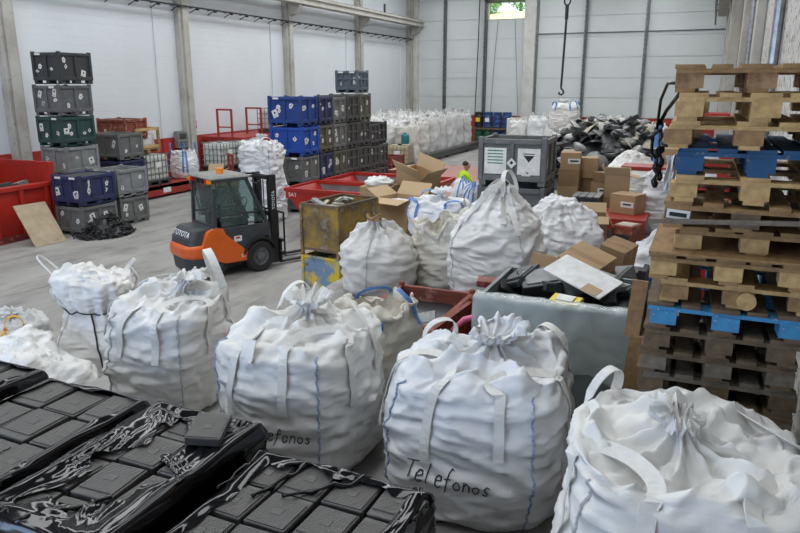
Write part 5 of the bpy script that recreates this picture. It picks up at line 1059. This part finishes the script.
def wheel(x, y, r, w):
    t_ = MB().lathe([(r * .58, -w / 2 + .05), (r * .6, -w / 2), (r * .92, -w / 2), (r, -w / 2 + .04), (r, w / 2 - .04), (r * .92, w / 2), (r * .6, w / 2), (r * .58, w / 2 - .05)], 28, cap=False).build('tyre', 'rubber', fk); t_.location = (x, y, r); t_.rotation_euler = (0, R(90), 0)
    h = MB().lathe([(r * .05, -w / 2 + .04), (r * .58, -w / 2 + .02), (r * .6, 0), (r * .58, w / 2 - .03), (r * .3, w / 2 - .06), (r * .28, w / 2 - .01), (r * .05, w / 2)], 20).build('hub', 'box_slate', t_)
    for k in range(6): MB().cyl((r * .42 * math.cos(k * 1.047), r * .42 * math.sin(k * 1.047), w / 2 - .05), (r * .42 * math.cos(k * 1.047), r * .42 * math.sin(k * 1.047), w / 2 - .02), .018, 6).build('wheel_bolt', 'steel', t_)
for s in (-1, 1):
    wheel(s * .50, 1.62, .34, .22); wheel(s * .44, .58, .26, .18)
    arc = [(1.62 + .42 * math.cos(R(a)), .36 + .42 * math.sin(R(a))) for a in range(170, 15, -12)]; arc += [(1.62 + .37 * math.cos(R(a)), .36 + .37 * math.sin(R(a))) for a in range(15, 171, 12)]
    MB().prism(arc, .16, 'x', s * .53 - .08).build('fender', 'fork_black', fk)
for s in (-1, 1):
    MB().bb(s * .34 - .05, s * .34 + .05, 2.02, 2.18, .08, 2.06).build('mast_rail', 'fork_black', fk, bevel=.008); MB().bb(s * .24 - .035, s * .24 + .035, 2.06, 2.16, .10, 2.02).build('inner_rail', 'dark_metal', fk)
    MB().bb(s * .09 - .01, s * .09 + .01, 2.12, 2.14, .3, 1.98).build('chain', 'dark_steel', fk); MB().cyl((s * .16, 2.1, .2), (s * .16, 2.1, 1.9), .03, 8).build('lift_cylinder', 'dark_steel', fk)
    MB().bb(s * .30 - .055, s * .30 + .055, 2.24, 3.25, .05, .09).bb(s * .30 - .055, s * .30 + .055, 2.24, 2.29, .05, .62).build('fork', 'dark_metal', fk)
for z in (.35, 1.2, 2.0): MB().bb(-.34, .34, 2.0, 2.04, z - .05, z + .05).build('mast_crossbar', 'fork_black', fk)
put('lettering', text_mesh('TOYOTA', .10, 'white_print', .002), fk, (.392, 2.10, 1.50), (R(90), R(-90), R(90)))
bk_ = MB(); bk_.bar((-.52, 2.22, .3), (.52, 2.22, .3), .08).bar((-.52, 2.22, .6), (.52, 2.22, .6), .06); bk_.build('carriage', 'fork_black', fk)
for x in (-.52, -.26, 0, .26, .52): MB().bar((x, 2.26, .25), (x, 2.26, 1.22), .03).build('backrest_bar', 'fork_black', fk)
MB().bar((-.52, 2.26, 1.22), (.52, 2.26, 1.22), .035).build('backrest_bar', 'fork_black', fk)
for s in (-1, 1): MB().bar((s * .5, 1.5, 2.0), (s * .66, 1.62, 1.92), .02).bb(s * .66 - .05, s * .66 + .05, 1.6, 1.63, 1.80, 2.0).build('mirror', 'fork_black', fk)
MB().bar((-.3, 1.45, 2.08), (-.34, 2.1, 2.02), .04).bar((.3, 1.45, 2.08), (.34, 2.1, 2.02), .04).build('hose_bar', 'fork_black', fk)

# ================================================================== FAR END OF THE HALL
ibc('yellowed caged tank before the back row of bags', (-13.75, 31.6, 0), R(6), 'tank_yellow')
ibc('yellowed caged tank high behind the wall of boxes', (-15.6, 30.3, 1.62), 0, 'tank_yellow')
o = MB().bb(-.62, .62, -.55, .55, 0, 1.62).build('white_bag_block', 'fabric_cool', bevel=.08); o.location = (-15.6, 30.3, 0); tag(o, 'white bag under the high yellowed tank', 'bulk bag')
t = thing('teal_drum', 'small teal plastic drum on the yellowed caged tank', 'drum', (-13.42, 31.5, 1.14)); MB().lathe([(.18, 0), (.20, .04), (.20, .38), (.17, .46), (.08, .48)], 16).build('shell', 'teal', t, smooth=True); MB().cyl((0, 0, .47), (0, 0, .52), .06, 10).build('cap', 'drum_black', t)
far = []
for s in range(3):
    Bf = Bag(1.18, 1.12, 2.2, 200 + s, 'tall', 56, 64, 1.5); far.append(Bf)
def far_bag(i, loc, rz_, label, group, m, sc_=1.0, zs=1.0):
    t = thing('bulk_bag', label, 'bulk bag', loc, rz_, group); key = (i, m)
    if key not in FM: FM[key] = far[i].mesh(m)
    o = put('fabric_body', FM[key], t); o.scale = (sc_, sc_, zs)
    B = far[i]
    if key not in FS: FS[key] = B
    for k in (1, 3, 5, 7):
        A = Q * k; p1, n1 = B.at(A - .3, B.row(.92), 0); p2, n2 = B.at(A + .3, B.row(.92), 0); mid = (p1 + p2) / 2 + Vector((0, 0, .26))
        if ('loop', i, k) not in FM: FM[('loop', i, k)] = MB().ribbon([p1, p1.lerp(mid, .6) + Vector((0, 0, .06)), mid, p2.lerp(mid, .6) + Vector((0, 0, .06)), p2], [n1, n1, Vector((0, 0, 1)), n2, n2], .07, .008).mesh('strap', 'strap_white')
        l_ = put('strap', FM[('loop', i, k)], t); l_.scale = (sc_, sc_, zs)
    return t
FM, FS = {}, {}
rg = random.Random(77)
for k in range(7):                                             # front row along the steel guard
    far_bag(k % 3, (-14.05 - .04 * (k % 2), 33.3 + k * 1.42, 0), rg.uniform(-.15, .15) + Q * 2 * (k % 4), 'tall %s bag, %s of the row along the steel guard' % ('pinkish-grey' if k == 0 else 'grey-white', ('nearest', 'second from the near end', 'third from the near end', 'fourth from the near end', 'fifth from the near end', 'sixth from the near end', 'farthest')[k]), 'tall bags along the steel guard', 'fabric_dirty' if k < 2 else 'fabric_grey', 1.0, .92 + .03 * (k % 3) + .025 * k)
for r_ in range(3):
    for k in range(7):
        far_bag((k + r_) % 3, (-15.48 - 1.42 * r_ + rg.uniform(-.05, .05), 33.6 + k * 1.55 + .3 * r_, 0), rg.uniform(-.2, .2) + Q * 2 * (k % 4), 'white bag top crowded behind the back row of tall bags', 'bags behind the back row', ('fabric', 'fabric_cool')[(k + r_) % 2], 1.05, 1.02 - .06 * (k == 0) + rg.uniform(-.04, .05))
t = thing('guard_rail', 'dark steel guard beam on the floor before the back row of bags', 'guard rail', (0, 0, 0)); MB().bb(-13.35, -13.10, 33.4, 44.5, .12, .42).bb(-13.42, -13.02, 33.4, 44.5, .36, .44).build('beam', 'dark_steel', t); [MB().bb(-13.3, -13.14, y - .1, y + .1, 0, .14).build('foot', 'dark_steel', t) for y in (33.8, 37, 40.5, 44)]
MB().bb(-13.12, -13.0, 44.3, 44.5, .0, .6).build('end_marker', 'bright_yellow', t)
dl = [('drum_black', 'drum_green'), ('drum_blue', 'drum_green'), ('drum_blue', 'drum_blue'), ('drum_blue', 'drum_blue')]
dmesh = {}
for k, (top, bot) in enumerate(dl):
    for lv, m in ((0, bot), (1, top)):
        t = thing('steel_drum', {0: ('green drum at the bottom, leftmost of the drum stack', 'black drum with yellow mark on top at the left of the drum stack'), 1: ('green drum at the bottom, second from left of the drum stack', 'blue drum with white label, second on top of the drum stack'), 2: ('blue drum at the bottom, third from left of the drum stack', 'blue drum third on top of the drum stack'), 3: ('blue drum at the bottom right of the drum stack', 'blue drum at the top right of the drum stack')}[k][lv], 'drum', (-13.75 + k * .62, 44.6, .16 + lv * 1.06), 0, 'stacked drums')
        if m not in dmesh: dmesh[m] = (MB().lathe([(.02, 0), (.29, 0), (.30, .02), (.285, .05), (.285, .32), (.30, .34), (.285, .36), (.285, .62), (.30, .64), (.285, .66), (.285, .92), (.30, .95), (.28, .96), (.27, .93), (.02, .93)], 18).mesh('shell', m, True), MB().cyl((.15, 0, .93), (.15, 0, .96), .04, 8).mesh('bung', 'steel'))
        put('shell', dmesh[m][0], t); put('bung', dmesh[m][1], t)
        if lv and k < 2: MB().bb(-.14, .14, -.31, -.292, .35, .6).build('label_plate', ('bright_yellow', 'paper')[k], t)
for lv in range(2):
    o = MB().bb(-1.3, 1.3, -.5, .5, 0, .14).build('drum_pallet', 'wood_old'); o.location = (-12.8, 44.6, (0, 1.10)[lv]); o.scale = (1, 1, 1 if lv == 0 else .6); tag(o, ('wooden base under the drum stack', 'wooden board between the two drum layers')[lv], 'pallet')
t = thing('pale_tank', 'pale caged tank right of the blue drums', 'tote tank', (-11.35, 44.4, 0)); MB().bb(-.4, .4, -.4, .4, .1, 1.84).build('tank', 'tank_white', t, bevel=.06); MB().bb(-.44, .44, -.44, .44, 0, .1).bb(-.42, .42, -.42, .42, .9, .96).build('base', 'cage_steel', t)
# white bags at the back right
k_ = 0
for (x, y, z, s_, zs) in ((-10.1, 40.5, 0, .92, .92), (-8.85, 40.2, 0, .92, .98), (-7.6, 39.8, 0, .92, .94), (-9.4, 42.5, 0, 1.0, 1.0), (-7.45, 37.9, 0, .95, .80), (-5.3, 38.0, 0, .98, .88), (-4.0, 37.8, 0, .95, .92), (-2.75, 37.7, 0, .95, .94), (-1.5, 37.8, 0, .95, .9), (-6.75, 36.3, 0, 1.0, .78)):
    far_bag(k_ % 3, (x, y, z), k_ * 1.1, 'white bag along the back wall, ' + ('leftmost of the front ones', 'second from left', 'third from left', 'behind the left ones', 'left below the perched bag', 'right below the perched bag', 'behind the scrap heap, left', 'behind the scrap heap, middle', 'behind the scrap heap, rightmost', 'directly under the perched bag')[k_], 'bags along the back wall', ('fabric', 'fabric_cool')[k_ % 2], s_, zs); k_ += 1
t, B = bag('big white bag with blue loops perched on the back row', (-6.75, 36.6, 1.72), 1.45, 1.3, 1.34, 88, 'tied', 'fabric', nu=80, nv=60, wr=1.6, straps=[(Q * k - .3, Q * k + .3, (0, 0, .22), dict(w=.08, m='strap_blue', zlow=.7)) for k in (1, 3, 5, 7)])
# scrap heap of lamp housings and car parts
hp = MB(); nu, nv = 48, 36; uu, vv = np.meshgrid(np.linspace(-1, 1, nu), np.linspace(-1, 1, nv)); hh = 2.35 * np.clip(1 - (np.abs(uu) ** 2.4 + np.abs(vv) ** 2.2), 0, 1) ** .7 + .25 * np.abs(pn(uu * 4, vv * 4, 0 * uu, 2)) * (np.hypot(uu, vv) < .98)
o = hp.grid(np.stack([uu * 3.2, vv * 3.4, hh], -1)).build('scrap_heap', 'scrap_black', smooth=False); o.location = (-3.6, 30.2, 0); tag(o, 'dark core of the heap of car lamps and plastic parts', 'scrap heap', None, 'stuff')
def heap_z(x, y):
    u, v = x / 3.2, y / 3.4; return 2.35 * max(0, 1 - (abs(u) ** 2.4 + abs(v) ** 2.2)) ** .7
def part_proto(kind, m1, m2):
    t = thing('scrap_part', 'proto', 'scrap part'); SEEN.pop('proto', None)
    if kind == 0:      # lamp housing: bowl with lens
        MB().lathe([(.05, -.16), (.16, -.13), (.25, -.04), (.29, .06), (.27, .08)], 12).build('housing', m1, t, smooth=True); MB().lathe([(.27, .07), (.2, .13), (.08, .16), (.01, .165)], 12).build('lens', m2, t, smooth=True)
    elif kind == 1:    # bumper strip
        MB().prism([(-.6, 0), (-.5, .16), (-.2, .24), (.2, .24), (.5, .16), (.6, 0), (.5, .04), (.2, .12), (-.2, .12), (-.5, .04)], .16, 'z', 0).build('shell', m1, t, bevel=.01); MB().bb(-.3, .3, .08, .13, .16, .2).build('clip', m2, t)
    else:              # bent mirror or trim shell
        u_, v_ = np.meshgrid(np.linspace(-1, 1, 9), np.linspace(-1, 1, 7)); z_ = .16 * (1 - u_ ** 2 * .8) * (1 - v_ ** 4 * .7) + .05 * u_ * v_
        MB().grid(np.stack([u_ * .38 * (1 - .25 * v_ ** 2), v_ * .24 * (1 - .2 * u_), z_], -1)).build('shell', m1, t, solid=.02); MB().bb(-.24, -.12, -.05, .05, .0, .06).build('bracket', m2, t)
    return t
protos = [(part_proto(0, 'scrap_black', 'scrap_grey'), 'round dark lamp housing in the heap of car parts'), (part_proto(1, 'scrap_black', 'scrap_grey'), 'black bumper strip in the heap of car parts'), (part_proto(2, 'scrap_grey', 'scrap_black'), 'grey mirror shell in the heap of car parts'), (part_proto(2, 'scrap_tan', 'scrap_black'), 'tan plastic shell in the heap of car parts'), (part_proto(0, 'scrap_grey', 'scrap_light'), 'pale lamp unit in the heap of car parts'), (part_proto(2, 'scrap_light', 'scrap_grey'), 'white plastic shell high on the heap of car parts'), (part_proto(2, 'scrap_black', 'scrap_grey'), 'black plastic shell in the heap of car parts')]
rg = random.Random(19); used = set()
for k in range(230):
    x, y = rg.uniform(-2.9, 2.9), rg.uniform(-3.1, 1.6); z = heap_z(x, y)
    if z < .35: continue
    i = rg.choice((0, 1, 1, 0, 2, 3, 4, 1, 6, 6)) if y < -.6 else rg.choice((5, 5, 5, 4, 2, 6))
    pr, lab = protos[i]; rot_ = (rg.uniform(-.9, .9), rg.uniform(-.7, .7), rg.uniform(0, 6.28)); s_ = rg.uniform(.7, 1.15)
    if i in used: o = dup(pr, (0, 0, 0), None, lab, 'parts in the scrap heap', rot_)
    else: o = pr; used.add(i); tag(o, lab, 'scrap part', 'parts in the scrap heap'); o.rotation_euler = rot_
    o.location = (-3.6 + x, 30.2 + y, z + .12); o.scale = (s_, s_, s_)
carton('small carton lying at the right end of the scrap heap', (-1.15, 26.2, 1.3), .75, .6, .5, R(10), 'cardboard')
o = MB().bb(-.6, .6, -.5, .5, 0, 1.3).build('grey_crate', 'box_slate', bevel=.02); o.location = (-1.15, 26.2, 0); tag(o, 'grey crate under the small carton by the scrap heap', 'crate')
t = thing('headlamp', 'large car headlamp lying on the cartons', 'headlamp', (-2.05, 15.15, DZ + 1.0), 0, None, (R(-60), 0, R(10))); MB().lathe([(.06, -.14), (.18, -.08), (.22, .04), (.2, .06)], 14).build('housing', 'scrap_grey', t, smooth=True); MB().lathe([(.2, .05), (.14, .10), (.01, .12)], 14).build('lens', 'cab_glass', t, smooth=True)
o = MB().bb(-.5, .5, -.25, .25, 0, .86).build('grey_crate', 'box_slate', bevel=.02); o.location = (-2.05, 15.3, DZ); tag(o, 'grey crate holding the large headlamp behind the cartons', 'crate')

# ================================================================== WORKER
def skin_body(name, joints, edges, m, parent, sub=2):
    me = bpy.data.meshes.new(name); me.from_pydata([j[0] for j in joints], edges, []); me.materials.append(MATS[m]); o = put(name, me, parent)
    sk = o.modifiers.new('skin', 'SKIN'); o.modifiers.new('sub', 'SUBSURF').levels = sub; o.modifiers['sub'].render_levels = sub
    for i, j in enumerate(joints): me.skin_vertices[0].data[i].radius = (j[1], j[1] if len(j) < 3 else j[2])
    me.skin_vertices[0].data[0].use_root = True
    return o
wk = thing('person', 'worker in a yellow high-visibility shirt bending over work behind the grey pallet boxes', 'person', (-6.45, 19.2, 0), R(-35))
J = [((0, 0, .98), .15, .12), ((0, .03, 1.15), .155, .11), ((0, .10, 1.34), .17, .12), ((0, .15, 1.46), .12, .10), ((0, .18, 1.53), .055, .055),
     ((-.18, .14, 1.43), .07, .07), ((-.27, .22, 1.17), .052, .052), ((-.18, .42, 1.06), .042, .042), ((.18, .14, 1.43), .07, .07), ((.28, .24, 1.18), .052, .052), ((.18, .44, 1.08), .042, .042),
     ((-.10, 0, .92), .11, .11), ((-.13, .05, .50), .075, .075), ((-.13, .0, .10), .05, .05), ((.10, 0, .92), .11, .11), ((.13, .05, .50), .075, .075), ((.13, .0, .10), .05, .05)]
skin_body('body', J, [(0, 1), (1, 2), (2, 3), (3, 4), (3, 5), (5, 6), (6, 7), (3, 8), (8, 9), (9, 10), (0, 11), (11, 12), (12, 13), (0, 14), (14, 15), (15, 16)], 'hi_vis', wk)
hd = MB()
HP = [((0, .21, 1.56), .055), ((0, .24, 1.62), .088), ((0, .245, 1.69), .10), ((0, .235, 1.76), .08), ((0, .23, 1.79), .04)]
hd.tube([p for p, r_ in HP], [r_ for p, r_ in HP], 14); hd.tube([(0, .33, 1.69), (0, .365, 1.665), (0, .34, 1.655)], [.012, .022, .016], 6); hd.box((0, .333, 1.625), (.05, .02, .012))
for s in (-1, 1): hd.box((s * .102, .235, 1.68), (.02, .04, .06)); hd.box((s * .036, .332, 1.70), (.028, .016, .014), None, 1)
hd.tube([(0, .19, 1.5), (0, .22, 1.6)], .055, 10); hd.build('head', ['skin', 'hair'], wk, smooth=True)
MB().tube([(0, .20, 1.70), (0, .195, 1.77), (0, .21, 1.81)], [.098, .088, .03], 14).build('hair', 'hair', wk, smooth=True)
for s in (-1, 1):
    h_ = MB(); c = Vector((s * .15, .48, 1.05)); h_.box(c, (.08, .09, .03))
    for f_ in range(4): h_.tube([c + Vector((-.03 + .02 * f_, .04, 0)), c + Vector((-.032 + .021 * f_, .085 + .006 * (f_ in (1, 2)), -.005)), c + Vector((-.032 + .021 * f_, .105 + .01 * (f_ in (1, 2)), -.035))], .009, 6)
    h_.tube([c + Vector((-s * .04, -.01, 0)), c + Vector((-s * .07, .03, -.005)), c + Vector((-s * .065, .06, -.02))], .011, 6); h_.build('hand', 'skin', wk, smooth=True)
    skin_body('trouser_leg', [((s * .10, 0, .95), .125), ((s * .13, .05, .50), .09), ((s * .13, .0, .08), .075)], [(0, 1), (1, 2)], 'trousers', wk, 1)
    MB().bb(s * .13 - .05, s * .13 + .05, -.09, .19, 0, .1).build('shoe', 'fork_black', wk, bevel=.03)
for z in (1.10, 1.2): MB().lathe([(.175, -.022), (.18, 0), (.175, .022)], 16, (0, .05, z)).build('reflective_band', 'scrap_light', wk)
